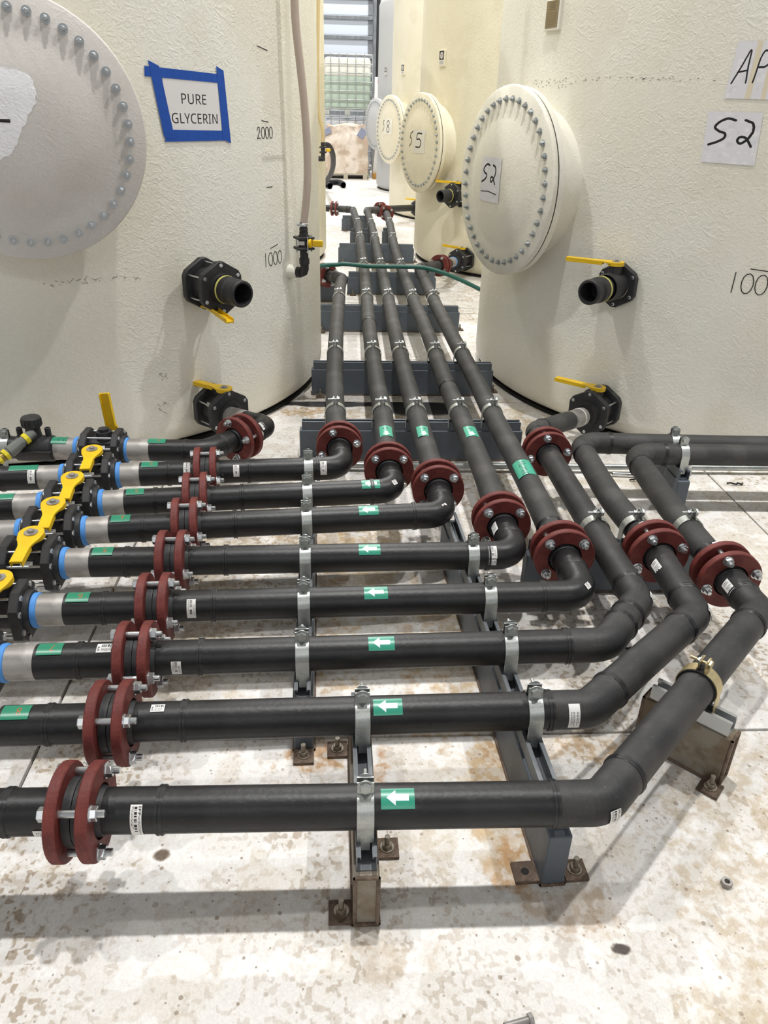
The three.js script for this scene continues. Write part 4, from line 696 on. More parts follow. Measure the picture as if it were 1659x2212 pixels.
// pen strokes on a tank: strokes are lists of [dx, dy] in metres around (angle, y)
function ink(c, a, y, strokes, w = 0.004) {
  const g = []; for (const s of strokes) for (let i = 1; i < s.length; i++) {
    const [x0, y0] = s[i - 1], [x1, y1] = s[i], l = Math.hypot(x1 - x0, y1 - y0) || 1e-6, ux = (x1 - x0) / l, uy = (y1 - y0) / l, k = 180 / Math.PI / RT, e = w * 0.4;
    const q = (px, py) => [a + px * k, y + py];
    g.push(sheet(c, [q(x0 - ux * e - uy * w / 2, y0 - uy * e + ux * w / 2), q(x1 + ux * e - uy * w / 2, y1 + uy * e + ux * w / 2), q(x1 + ux * e + uy * w / 2, y1 + uy * e - ux * w / 2), q(x0 - ux * e + uy * w / 2, y0 - uy * e - ux * w / 2)], 0.0012, null, 1));
  }
  return g;
}
const DIG = { 0: (x, s) => [Array.from({ length: 13 }, (_, i) => [x + s * 0.28 * Math.cos(1.9 + i * 0.53) + s * 0.02 * i / 12, s * 0.5 + s * 0.5 * Math.sin(1.9 + i * 0.53)])], 1: (x, s) => [[[x + 0.02 * s, s], [x, 0]]], 2: (x, s) => [[[x - 0.25 * s, 0.75 * s], [x - 0.1 * s, s], [x + 0.12 * s, 0.95 * s], [x + 0.12 * s, 0.65 * s], [x - 0.1 * s, 0.25 * s], [x - 0.28 * s, 0.02 * s], [x, 0.05 * s], [x + 0.25 * s, 0.0]]] };
const number = (str, s) => [...str].flatMap((ch, i) => DIG[ch](i * s * 0.66, s));
function tank(name, label, c, { mat = M.tank, smooth = M.tankSmooth, cover = smooth, man, bolts = 40, plate, onCover }) {
  const t = thing(name, label, 'tank', [c[0], 0, c[1]], 'fibreglass storage tanks'), o = V(c[0], 0, c[1]);
  part('base_pad', disc(RT - 0.03, 0.0005, 0.014, o, UP, 96), M.gasket, t);
  const prof = [[0.014, 0], [0.014, RT - 0.09]]; for (let k = 1; k <= 6; k++) { const a = -Math.PI / 2 + k * Math.PI / 12; prof.push([0.104 + 0.09 * Math.sin(a), RT - 0.09 + 0.09 * Math.cos(a)]); }
  for (let k = 1; k <= 12; k++) prof.push([0.104 + (TH - 0.104) * k / 12, RT]); prof.push([TH + 0.12, RT - 0.06], [TH + 0.34, RT * 0.6], [TH + 0.42, 0]);
  const g = new THREE.LatheGeometry(prof.map(([s, r]) => new THREE.Vector2(Math.max(r, 1e-4), s)), 160), uv = g.attributes.uv, p = g.attributes.position;
  for (let i = 0; i < uv.count; i++) uv.setXY(i, uv.getX(i) * 2 * Math.PI * RT, p.getY(i));
  g.translate(c[0], 0, c[1]); part('shell', g, mat, t);
  if (man) {
    const [a, y, e, r, rb = r * 0.86] = man, n = radial(a), q = V(c[0], y, c[1]);
    part('manway_neck', lathe([[RT - 0.5, r * 0.8], [RT - 0.1, r * 0.82], [RT + e * 0.3, r * 0.8], [RT + e - 0.05, r * 0.82], [RT + e - 0.045, r * 0.985], [RT + e - 0.012, r * 0.99], [RT + e - 0.012, 0]], q, n, 72), smooth, t);
    part('gasket', disc(r * 0.985, RT + e - 0.012, RT + e - 0.004, q, n, 72), M.gasket, t, 'dark gasket line behind the cover');
    const cv = part('manway_cover', lathe([[RT + e - 0.004, 0], [RT + e - 0.004, r - 0.002], [RT + e, r], [RT + e + 0.016, r], [RT + e + 0.022, r - 0.006], [RT + e + 0.023, r * 0.74], [RT + e + 0.034, r * 0.66], [RT + e + 0.062, r * 0.5], [RT + e + 0.074, r * 0.3], [RT + e + 0.078, 0]], q, n, 72, 0.9), cover, t, 'round domed manway cover');
    { const cp = cv.geometry.attributes.position, cu = cv.geometry.attributes.uv; for (let i = 0; i < cp.count; i++) cu.setXY(i, cp.getX(i) * n.z - cp.getZ(i) * n.x, cp.getY(i)); }
    if (onCover) onCover(cv);
    const tx = V(n.z, 0, -n.x), bg = join([disc(0.0165, 0.0225, 0.0262, V(0, 0, 0), V(0, 0, 1), 14), hex(0.0105, 0.026, 0.036, V(0, 0, 0), V(0, 0, 1)), lathe([[0.03, 0], [0.03, 0.0062], [0.042, 0.0062], [0.043, 0.005], [0.043, 0]], V(0, 0, 0), V(0, 0, 1), 8)]);
    const qn = new THREE.Quaternion().setFromUnitVectors(V(0, 0, 1), n);
    for (let k = 0; k < bolts; k++) {
      const f = (k + 0.5) / bolts * 2 * Math.PI, pp = q.clone().addScaledVector(n, RT + e).addScaledVector(tx, rb * Math.cos(f)).addScaledVector(UP, rb * Math.sin(f));
      const b = meshOf('bolt', bg, M.stud, cv); b.position.set(pp.x - c[0], pp.y, pp.z - c[1]); b.quaternion.copy(qn).multiply(new THREE.Quaternion().setFromAxisAngle(V(0, 0, 1), k * 1.7));
    }
  }
  if (plate) {
    const [a, y, w, h, rect, backing] = plate, n = radial(a), at = onTank(c, a, y, 0), ry = Math.atan2(n.x, n.z);
    const pad = part('plate_mount', box(w * 1.25, h * 1.12, 0.03, at.x, at.y - h * 0.03, at.z, ry, 0.004), smooth, t, 'raised mounting pad');
    const f = skin(V(0, 0, 0), V(1, 0, 0), 1, 0, 0, 1, rect, 1); void f;
    const g2 = new THREE.PlaneGeometry(w, h), u = g2.attributes.uv; for (let i = 0; i < 4; i++) u.setXY(i, rect[0] + (rect[2] - rect[0]) * u.getX(i), rect[1] + (rect[3] - rect[1]) * u.getY(i));
    g2.rotateY(ry); g2.translate(at.x + n.x * 0.0166, at.y, at.z + n.z * 0.0166); part('name_plate', g2, M.print, pad, backing);
  }
  return t;
}
// a flat figure laid on a manway cover, following its dome; outline or strokes in (right, up) metres from the cover's centre
const DOME = [[0, 0.078], [0.3, 0.074], [0.5, 0.062], [0.66, 0.034], [0.74, 0.023], [1, 0.022]];
function domeAt(c, [a, y, e, r], x, v, off) {
  const n = radial(a), tx = V(n.z, 0, -n.x), q = Math.min(Math.hypot(x, v) / r, 1); let l = 0.022;
  for (let i = 1; i < DOME.length; i++) if (q <= DOME[i][0]) { const [p0, l0] = DOME[i - 1], [p1, l1] = DOME[i]; l = l0 + (l1 - l0) * (q - p0) / (p1 - p0); break; }
  return V(c[0], y + v, c[1]).addScaledVector(n, RT + e + l + off).addScaledVector(tx, x);
}
function domeFan(c, man, pts, off) {
  const cxx = pts.reduce((s, p) => s + p[0], 0) / pts.length, cyy = pts.reduce((s, p) => s + p[1], 0) / pts.length, pos = [], idx = [], uv = [], K = 6, n = pts.length;
  for (let k = 0; k <= K; k++) for (let i = 0; i < n; i++) { const x = cxx + (pts[i][0] - cxx) * k / K, v = cyy + (pts[i][1] - cyy) * k / K, p = domeAt(c, man, x, v, off); pos.push(p.x, p.y, p.z); uv.push(x, v); }
  for (let k = 0; k < K; k++) for (let i = 0; i < n; i++) { const a = k * n + i, b = k * n + (i + 1) % n; idx.push(a, a + n, b, b, a + n, b + n); }
  const g = new THREE.BufferGeometry(); g.setAttribute('position', new THREE.Float32BufferAttribute(pos, 3)); g.setAttribute('uv', new THREE.Float32BufferAttribute(uv, 2)); g.setIndex(idx); g.computeVertexNormals(); return g;
}
const domeInk = (c, man, pts, w) => { const g = []; for (let i = 1; i < pts.length; i++) { const [x0, y0] = pts[i - 1], [x1, y1] = pts[i], l = Math.hypot(x1 - x0, y1 - y0), ux = (x1 - x0) / l * w / 2, uy = (y1 - y0) / l * w / 2; g.push(domeFan(c, man, [[x0 - uy, y0 + ux], [x0 + uy, y0 - ux], [x1 + uy, y1 - ux], [x1 - uy, y1 + ux]], 0.0018)); } return g; };
const MT1 = [19.8, 1.366, 0.15, 0.432], MS2 = [-69.6, 1.148, 0.155, 0.438], MS5 = [-68.6, 1.172, 0.155, 0.445], MS8 = [-68, 1.196, 0.18, 0.452];
const T1 = [-1.732, -4.717], S2 = [2.473, -4.741], S5 = [2.412, -8.938], S8 = [2.357, -13.13], G9 = [2.318, -17.3], T2 = [-1.776, -8.92], T3 = [-1.9, -13.2];
const dash = (w, tilt = 0) => [[[-w / 2, tilt], [-w * 0.1, tilt * 0.2], [w / 2, -tilt]]];
{
  const t = tank('storage_tank', 'large off-white fibreglass tank at left with the pure glycerin sign', T1, { man: MT1, cover: M.coverGrey, onCover: (cv) => {
    const edge = [[-0.26, 0.16], [-0.2, 0.185], [-0.1, 0.195], [-0.024, 0.192], [0.026, 0.191], [0.062, 0.177], [0.078, 0.136], [0.072, 0.101], [0.05, 0.065], [0.026, 0.037], [0.004, -0.007], [-0.037, -0.065], [-0.09, -0.09], [-0.17, -0.08], [-0.24, -0.02], [-0.27, 0.08]];
    part('paint_patch', domeFan(T1, MT1, edge.flatMap((p, i) => { const q = edge[(i + 1) % edge.length]; return [0, 1, 2, 3].map((k) => [p[0] + (q[0] - p[0]) * k / 4 + rr(-0.004, 0.004), p[1] + (q[1] - p[1]) * k / 4 + rr(-0.004, 0.004)]); }), 0.001), std({ color: 0xf2f2f4, roughness: 0.7, bumpMap: fibre, bumpScale: 0.003 }), cv, 'rough white painted patch');
    part('pen_mark', domeInk(T1, MT1, [[-0.16, 0.1], [-0.16, 0.036], [-0.022, 0.034]], 0.011), M.ink, cv, 'thick black pen stroke');
  } });
  part('level_mark', [ink(T1, 58.0, 1.334, number('2000', 0.047)), ink(T1, 59.8, 1.404, dash(0.05, 0.003))], M.ink, t, 'handwritten 2000 level mark');
  part('level_mark', [ink(T1, 58.2, 0.77, number('1000', 0.062)), ink(T1, 60.9, 0.857, dash(0.062, -0.006))], M.ink, t, 'handwritten 1000 level mark');
  part('level_mark', ink(T1, 59.9, 1.689, dash(0.075, 0.006)), M.ink, t, 'short pen dash'); part('level_mark', ink(T1, 60.3, 1.127, dash(0.045)), M.ink, t, 'short pen dash');
  part('mould_seam', [sheet(T1, [[58.6, 1.262], [65.5, 1.262], [65.5, 1.25], [58.6, 1.25]], 0.0025, null, 4)], M.tankSmooth, t);
  for (const [a, y, r] of [[42.4, 0.765, 0.062], [42.2, 0.193, 0.062]]) part('nozzle', lathe([[RT - 0.06, r + 0.03], [RT, r + 0.014], [RT + 0.05, r - 0.002]], V(T1[0], y, T1[1]), radial(a), 32), M.tankSmooth, t);
  part('nozzle', lathe([[RT - 0.03, 0.042], [RT + 0.005, 0.034], [RT + 0.045, 0.03], [RT + 0.045, 0]], V(T1[0], 0.716, T1[1]), radial(66), 24), M.tankSmooth, t);
  const marks = (c, n, a0, a1, y, dy, lmin, lmax, slope) => Array.from({ length: n }, () => { const a = rr(a0, a1), l = rr(lmin, lmax); return ink(c, a, y + rr(-dy, dy), [[[0, 0], [l, l * rr(-slope, slope)]]], rr(0.0015, 0.003)); });
  part('scuff_marks', [...marks(T1, 26, 19, 33, 0.81, 0.012, 0.004, 0.014, 1), ...marks(T1, 9, 33.4, 35.2, 0.22, 0.02, 0.006, 0.022, 1.2), ...marks(T1, 6, 34, 35.4, 0.36, 0.02, 0.006, 0.015, 2)], std({ color: 0x8a8076, roughness: 0.8 }), t, 'small grey scuff marks').userData.kind = 'stuff';
  const t2 = tank('storage_tank', 'large off-white fibreglass tank at right with the S2 signs', S2, { man: MS2, plate: [-68.3, 1.872, 0.094, 0.108, tPlate, 'bronze coloured data plate'] });
  part('scuff_marks', [...marks(S2, 46, -73, -36, 1.606, 0.01, 0.003, 0.011, 0.3), ...marks(S2, 24, -73, -60, 1.59, 0.016, 0.003, 0.009, 0.3)], std({ color: 0x77706a, roughness: 0.8 }), t2, 'dotted row of small scuff marks').userData.kind = 'stuff';
  part('level_mark', [ink(S2, -28.5, 0.79, number('1000', 0.085)), ink(S2, -25.2, 0.893, dash(0.07, 0.002))], M.ink, t2, 'handwritten 1000 level mark');
  for (const [a, y, r] of [[-46.3, 0.758, 0.062], [-45.4, 0.165, 0.062]]) part('nozzle', lathe([[RT - 0.06, r + 0.03], [RT, r + 0.014], [RT + 0.05, r - 0.002]], V(S2[0], y, S2[1]), radial(a), 32), M.tankSmooth, t2);
  const t5 = tank('storage_tank', 'cream fibreglass tank behind the S2 tank, its cover marked S5', S5, { mat: M.tankCream, smooth: M.tankCream, man: MS5, onCover: (cv) => part('pen_mark', domeInk(S5, MS5, [[-0.026, 0.11], [-0.075, 0.09], [-0.093, 0.055], [-0.06, 0.045], [-0.049, 0.025], [-0.07, -0.005], [-0.106, -0.028]], 0.009), M.ink, cv, 'handwritten letter S'), plate: [-65.9, 1.903, 0.085, 0.12, tTag, 'dark and white square label'] });
  const t8 = tank('storage_tank', 'bright cream fibreglass tank farther back, its cover marked S8', S8, { mat: M.tankCream, smooth: M.tankCream, man: MS8, onCover: (cv) => part('pen_mark', domeInk(S8, MS8, [[-0.028, 0.128], [-0.075, 0.11], [-0.09, 0.085], [-0.05, 0.065], [-0.04, 0.045], [-0.06, 0.01], [-0.101, -0.019]], 0.009), M.ink, cv, 'handwritten letter S'), plate: [-67.2, 1.969, 0.085, 0.12, tTag, 'dark and white square label'] });
  tank('storage_tank', 'grey fibreglass tank at the far end of the right row', G9, { mat: M.tankGrey, smooth: M.tankGrey, man: [-67, 1.2, 0.2, 0.45], plate: [-67, 2.1, 0.085, 0.12, tTag, 'dark square label'] });
  tank('storage_tank', 'cream fibreglass tank hidden behind the glycerin tank', T2, { mat: M.tankCream, smooth: M.tankCream });
  // pen strokes beside the papers on the far covers
  void t5; void t8;
}
// papers taped on
function paperOn(label, cat, c, corners, rect, off = 0.0022) { const g = sheet(c, corners, off, rect, 8); const p = onTank(c, (corners[0][0] + corners[2][0]) / 2, corners[2][1]); return solo('paper_sign', g, M.print, label, cat, [p.x, p.y, p.z], 'taped paper signs'); }
{
  const s = thing('paper_sign', 'white paper reading PURE GLYCERIN framed in blue masking tape', 'sign', [-0.6, 1.35, -3.6], 'taped paper signs');
  part('paper', sheet(T1, [[39.85, 1.556], [49.75, 1.549], [49.5, 1.348], [40.0, 1.348]], 0.0022, tPure), M.print, s);
  const strip = (cs) => part('tape_strip', sheet(T1, cs, 0.0036, null, 8), M.blueTape, s);
  strip([[37.3, 1.592], [50.3, 1.577], [50.4, 1.545], [37.2, 1.557]]);
  strip([[39.6, 1.372], [50.3, 1.368], [50.6, 1.33], [39.3, 1.328]]);
  part('tape_strip', sheet(T1, [[37.9, 1.612], [39.5, 1.594], [40.9, 1.338], [39.2, 1.345]], 0.0042, null, 8), M.blueTape, s);
  part('tape_strip', sheet(T1, [[49.2, 1.607], [50.6, 1.592], [51.2, 1.318], [49.6, 1.335]], 0.0042, null, 8), M.blueTape, s);
}
paperOn('white paper hand lettered S2 on the wall of the right tank', 'sign', S2, [[-37.2, 1.491], [-29.7, 1.49], [-29.3, 1.297], [-36.9, 1.302]], tS2);
paperOn('white paper hand lettered APO, cut off at the right', 'sign', S2, [[-35.0, 1.735], [-27.2, 1.735], [-27.0, 1.535], [-35.4, 1.538]], tApo);
function paperDome(label, c, man, x, v, w, h, rect) {
  const g = new THREE.PlaneGeometry(w, h, 8, 8), u = g.attributes.uv, p = g.attributes.position;
  for (let i = 0; i < u.count; i++) { u.setXY(i, rect[0] + (rect[2] - rect[0]) * u.getX(i), rect[1] + (rect[3] - rect[1]) * u.getY(i)); const q = domeAt(c, man, x + p.getX(i), v + p.getY(i), 0.0035); p.setXYZ(i, q.x, q.y, q.z); }
  g.computeVertexNormals(); const o = domeAt(c, man, x, v - h / 2, 0); return solo('paper_sign', g, M.print, label, 'sign', [o.x, o.y, o.z], 'taped paper signs');
}
paperDome('white paper hand lettered S2 with an underline, on the right tank cover', S2, MS2, -0.03, 0.017, 0.19, 0.205, tS2b);
paperDome('small paper numbered 5 on the cover of the tank behind', S5, MS5, 0.095, 0.022, 0.23, 0.205, tS5);
paperDome('small paper numbered 8 on the farther cream tank cover', S8, MS8, 0.085, 0.045, 0.24, 0.21, tS8);
// ---- tank valves
const hexPlate = (R) => { const p = []; for (let k = 0; k < 6; k++) for (const q of [-0.12, 0.12]) { const a = Math.PI / 6 + k * Math.PI / 3 + q; p.push([R * Math.cos(a) / Math.cos(0.0), R * Math.sin(a)]); } return poly(p); };
const hexRods = (R) => Array.from({ length: 6 }, (_, k) => { const a = Math.PI / 6 + k * Math.PI / 3; return [R * Math.sin(a), R * Math.cos(a)]; });
function tankValve(label, c, a, y, s, { roll = 0, handleDir = 0, handleLen = 0.22, single = false, tilt = 0, barb = false, k = 1, pivotX = 0.0, stemY = 0.112 }) {
  const g = new THREE.Group(), R = 0.112 * k, half = 0.063 * k;
  valve(g, { half, plate: hexPlate(R), plateT: 0.024, bodyR: (single ? 0.07 : 0.074) * k, hubR: 0.062 * k, hub: 0.03, rods: hexRods(R * 0.86), stemY: stemY * k, handleDir, handleLen, pivotX, sides: single ? [-1] : [-1, 1] });
  const X = V(1, 0, 0), O = V(0, 0, 0);
  if (barb) { local('hose_adapter', lathe([[0.07 * k, 0.05], [0.1 * k, 0.05], [0.115 * k, 0.058], [0.15 * k, 0.058], [0.155 * k, 0.05], [0.17 * k, 0.05], [0.178 * k, 0.056], [0.22 * k, 0.056], [0.225 * k, 0.052], [0.225 * k, 0.044], [0.12 * k, 0.042], [0.12 * k, 0]], O, X, 32), M.black, g); local('thread_tape', lathe([[0.104 * k, 0.056], [0.105 * k, 0.06], [0.11 * k, 0.06], [0.111 * k, 0.056]], O, X, 28), std({ color: 0xd8d27a, roughness: 0.6 }), g); }
  const n = radial(a); n.y = tilt; n.normalize();
  const q = new THREE.Quaternion().setFromRotationMatrix(new THREE.Matrix4().makeBasis(n, new THREE.Vector3().crossVectors(new THREE.Vector3().crossVectors(n, UP), n).normalize(), new THREE.Vector3().crossVectors(n, UP).normalize()));
  g.quaternion.copy(q).multiply(new THREE.Quaternion().setFromAxisAngle(X, roll)); const p = onTank(c, a, y, s); g.position.copy(p);
  g.name = numbered('ball_valve'); scene.add(g); return tag(g, label, 'valve', 'tank ball valves');
}
const toLocal = (a, dir) => (dir - a) * Math.PI / 180;  // handle direction (world yaw) -> angle from local +Z
tankValve('black ball valve with open hose adapter on the glycerin tank, yellow lever hanging below', T1, 42.4, 0.765, 0.127, { roll: Math.PI, handleDir: (90 - (25.4 - 42.4)) * Math.PI / 180, handleLen: 0.35, barb: true, pivotX: -0.068, stemY: 0.09 });
tankValve('black ball valve low on the glycerin tank, feeding the diagonal flange', T1, 42.2, 0.193, 0.127, { handleDir: toLocal(42.2, -123.7) + Math.PI / 2, handleLen: 0.26, pivotX: 0.04 });
tankValve('black ball valve with open socket high on the right tank', S2, -46.3, 0.76, 0.084, { handleDir: toLocal(-46.3, -122.4) + Math.PI / 2, handleLen: 0.235, single: true, barb: true, k: 0.92, pivotX: -0.012 });
tankValve('black ball valve low on the right tank, feeding the angled pipe', S2, -45.4, 0.165, 0.105, { handleDir: toLocal(-45.4, -131.7) + Math.PI / 2, handleLen: 0.23 });
tankValve('black ball valve low on the S5 tank, seen past the green hose', S5, -46.5, 0.165, 0.105, { handleDir: toLocal(-46.5, -140) + Math.PI / 2, handleLen: 0.25 });
tankValve('black ball valve half hidden behind the right tank cover', S5, -50.5, 0.75, 0.1, { handleDir: toLocal(-50.5, -130) + Math.PI / 2, handleLen: 0.24, barb: true });
tankValve('far black ball valve low on the S8 tank', S8, -46, 0.19, 0.1, { handleDir: toLocal(-46, -130) + Math.PI / 2, handleLen: 0.25 });
// ---- sight tube on the glycerin tank
{
  const b = onTank(T1, 66, 0.716, 0.1), x = b.x - 0.012, z = b.z;
  const v = thing('sight_valve', 'small black valve and elbow with a yellow knob under the clear level tube', 'valve', [x, 0.716, z]);
  part('elbow', [sweep([onTank(T1, 66, 0.716, 0.04), onTank(T1, 66, 0.716, 0.075), V(x - 0.006, 0.72, z - 0.002), V(x, 0.736, z), V(x, 0.76, z)], [0.021, 0.021, 0.022, 0.022, 0.022], 20), disc(0.026, 0.76, 0.79, V(x, 0, z), UP, 24, 0.002), disc(0.026, -0.012, 0.012, onTank(T1, 66, 0.716, 0.055), radial(66), 24, 0.002)], M.black, v);
  part('riser', disc(0.021, 0.79, 0.828, V(x, 0, z), UP, 20), M.black, v);
  part('valve_body', [disc(0.027, 0.828, 0.9, V(x, 0, z), UP, 22), box(0.09, 0.012, 0.07, x, 0.838, z, 0.4, 0.003), box(0.09, 0.012, 0.07, x, 0.888, z, 0.4, 0.003)], M.black, v);
  for (const [dx, dz] of [[-0.036, 0.012], [0.02, 0.034], [0.038, -0.012], [-0.02, -0.034]]) part('tie_bolt', [stick(V(x + dx, 0.822, z + dz), V(x + dx, 0.898, z + dz), 0.003, 8), hex(0.006, 0.82, 0.828, V(x + dx, 0, z + dz), UP)], M.zinc, v);
  part('rating_tag', [box(0.032, 0.018, 0.002, x - 0.012, 0.865, z + 0.0275, -0.1, 0)], M.paper, v, 'small white tag');
  const hd = V(0.9, 0, 0.42).normalize();
  part('knob', [disc(0.024, 0.026, 0.044, V(x, 0.864, z), hd, 22, 0.004), box(0.052, 0.032, 0.016, x + 0.07, 0.864, z + 0.022, -0.2, 0.006)], M.yellow, v, 'yellow knob handle');
  part('hose_barb', [disc(0.022, 0.9, 0.916, V(x, 0, z), UP, 20), disc(0.018, 0.916, 0.96, V(x, 0, z), UP, 20), disc(0.0215, 0.92, 0.934, V(x, 0, z), UP, 20)], M.black, v);
  part('hose_clamp', [tubeRing(0.019, 0.0225, 0.942, 0.956, V(x, 0, z), UP, 24, 0.001), box(0.014, 0.012, 0.014, x - 0.026, 0.949, z, 0, 0.002)], M.zinc, v);
  const h = [[x, 0.945, z], [x + 0.008, 1.0, z], [x + 0.022, 1.12, z], [x + 0.026, 1.29, z], [x + 0.016, 1.49, z], [x + 0.004, 1.62, z], [x - 0.012, 1.78, z], [x - 0.016, 1.9, z], [x - 0.014, 2.6, z], [x - 0.012, 3.4, z]];
  solo('level_tube', sweep(spline(h, 60), 0.0185, 20), M.clearHose, 'cloudy clear level tube running up the glycerin tank', 'tube', [x, 0.945, z]);
  // the same on the next tank
  const X = -0.187, Z = -8.4;
  solo('level_tube', sweep(spline([[X, 1.15, Z], [X, 1.25, Z], [X - 0.04, 1.43, Z], [X - 0.045, 1.65, Z], [X - 0.025, 2.4, Z], [X - 0.02, 3.6, Z]], 40), 0.016, 14), M.amberHose, 'far amber level tube at the edge of the hidden tank', 'tube', [X, 1.15, Z]);
  const w = thing('sight_valve', 'far small black valve with yellow knob under the amber level tube', 'valve', [X, 1.0, Z]);
  part('valve_body', [disc(0.02, 0.99, 1.16, V(X, 0, Z), UP, 16), box(0.07, 0.014, 0.06, X, 1.07, Z, 0, 0.003), box(0.07, 0.014, 0.06, X, 1.115, Z, 0, 0.003), disc(0.024, 0, 0.1, V(X, 1.01, Z), V(-1, 0, -0.1), 16)], M.black, w);
  part('knob', box(0.05, 0.03, 0.03, X + 0.05, 1.09, Z, 0, 0.008), M.yellow, w, 'yellow knob handle');
  solo('drain_hose', sweep(spline([[-0.34, 0.93, -12.6], [-0.278, 0.964, -12.6], [-0.211, 0.962, -12.7], [-0.153, 0.861, -13.0], [-0.139, 0.684, -13.6], [-0.182, 0.463, -14.6], [-0.278, 0.25, -15.8], [-0.411, 0.06, -16.7]], 60), 0.042, 18), M.rubber, 'thick black hose curving down to the far floor behind the left tanks', 'hose', [-0.2, 0, -14]);
}
// ---------------------------------------------------------------- hoses, conduit, small things
{
  const p = [[-1.1, -6.9, 0.06], [-0.5, -6.55, 0.16], [-0.183, -6.4, 0.328], [-0.03, -6.42, 0.34], [0.0, -6.42, 0.345], [0.19, -6.42, 0.332], [0.34, -6.42, 0.33], [0.52, -6.42, 0.33], [0.675, -6.4, 0.328], [0.83, -6.36, 0.295], [1.0, -6.33, 0.235], [1.13, -6.3, 0.18], [1.4, -6.25, 0.06], [1.7, -6.2, 0.03]].map(P3);
  solo('garden_hose', sweep(spline(p, 120), 0.017, 16), M.greenHose, 'dark green hose lying across the long pipes', 'hose', [0.3, 0.3, -6.4]);
  const c = thing('conduit', 'thin galvanised conduit along the floor beside the right tank', 'conduit', [1.2, 0, -3.15]);
  part('conduit_pipe', sweep([V(-0.1, 0.03, -3.172), V(4.5, 0.03, -3.1)], 0.0135, 16), M.galv, c);
  for (const x of [0.28, 0.9, 1.6, 2.6]) part('conduit_strap', box(0.02, 0.045, 0.06, x, 0.0225, -3.172 + (x + 0.1) * 0.0157, 0, 0.004), M.galv, c);
  solo('hex_nut', lathe([[0, 0.0065], [0, 0.0125], [0.012, 0.0125], [0.012, 0.0065], [0, 0.0065]], V(0.828, 0.0005, -1.04), UP, 6, 0.3), M.steel, 'loose steel nut lying on the floor at front right', 'nut', [0.828, 0, -1.04]);
  solo('bolt', [hex(0.014, 0, 0.01, V(1.335, 0.015, -3.1), V(1, 0, 0.1)), stick(V(1.335, 0.015, -3.1), V(1.235, 0.015, -3.11), 0.0075)], M.zinc, 'loose zinc bolt on the floor beside the conduit', 'bolt', [1.3, 0, -3.1]);
  solo('bolt', [hex(0.011, 0, 0.008, V(0.336, 0.012, -0.775), V(0.9, 0, -0.2)), stick(V(0.336, 0.012, -0.775), V(0.29, 0.012, -0.765), 0.006)], M.steel, 'loose bolt at the bottom edge of the floor', 'bolt', [0.33, 0, -0.77]);
  // curls of black plastic swarf
  const swarf = (x, z, n, s, label) => { const q = []; for (let i = 0; i <= n; i++) q.push(V(x + s * (i / n) + rr(-1, 1) * 0.006, 0.006 + 0.005 * Math.abs(Math.sin(i * 1.9)), z + rr(-1, 1) * 0.008)); return solo('plastic_shaving', sweep(spline(q, n * 4), 0.0038, 6), M.rubber, label, 'shaving', [x, 0, z], 'black plastic shavings'); };
  swarf(0.83, -1.845, 7, 0.09, 'curly black shaving under the pipe to the right tank drain'); swarf(0.93, -1.83, 6, 0.06, 'curly black shaving between the two right flanges');
  swarf(1.36, -2.11, 8, 0.06, 'curly black shaving right of the rightmost flange'); swarf(1.74, -3.02, 6, 0.07, 'black shaving beside the floor joint at right'); swarf(1.3, -3.06, 5, 0.05, 'black shaving just below the loose zinc bolt');
}
// ---------------------------------------------------------------- far end of the hall
function ibc(label, x0, x1, y0, y1, z, liquid) {
  const t = thing('liquid_tote', label, 'tote', [(x0 + x1) / 2, y0, z - 0.5], 'caged liquid totes'), w = x1 - x0, cxm = (x0 + x1) / 2, h = y1 - y0, d = 1.0;
  part('bottle', box(w - 0.08, h - 0.2, d - 0.08, cxm, y0 + 0.13 + (h - 0.2) / 2, z - d / 2, 0, 0.07), std({ color: liquid ? 0xe2e0d6 : 0xcfd0d4, roughness: 0.4 }), t);
  if (liquid) part('liquid', box(w - 0.076, h * 0.58, d - 0.076, cxm, y0 + 0.13 + h * 0.29, z - d / 2, 0, 0.05), std({ color: 0xafbfb0, roughness: 0.35 }), t, 'pale green liquid showing through');
  for (let i = 0; i <= 6; i++) { const y = y0 + 0.14 + (h - 0.16) * i / 6; part('cage_bar', [sweep([V(x0, y, z), V(x1, y, z)], 0.012, 8), sweep([V(x1, y, z), V(x1, y, z - d)], 0.012, 8)], M.galv, t); }
  for (let i = 0; i <= 6; i++) part('cage_bar', sweep([V(x0 + w * i / 6, y0 + 0.12, z + 0.005), V(x0 + w * i / 6, y1, z + 0.005)], 0.011, 8), M.galv, t);
  part('pallet', [box(w, 0.03, d, cxm, y0 + 0.115, z - d / 2, 0, 0.003), ...[x0 + 0.09, cxm, x1 - 0.09].map((x) => box(0.14, 0.1, d, x, y0 + 0.05, z - d / 2, 0, 0.006))], M.galv, t);
  return t;
}
ibc('caged tote half full of pale green liquid, on top of another tote', -0.45, 0.72, 1.31, 2.58, -20.6, true);
ibc('grey caged tote under the green one, behind the wrapped pallet', -0.45, 0.72, 0.001, 1.305, -20.6, false);
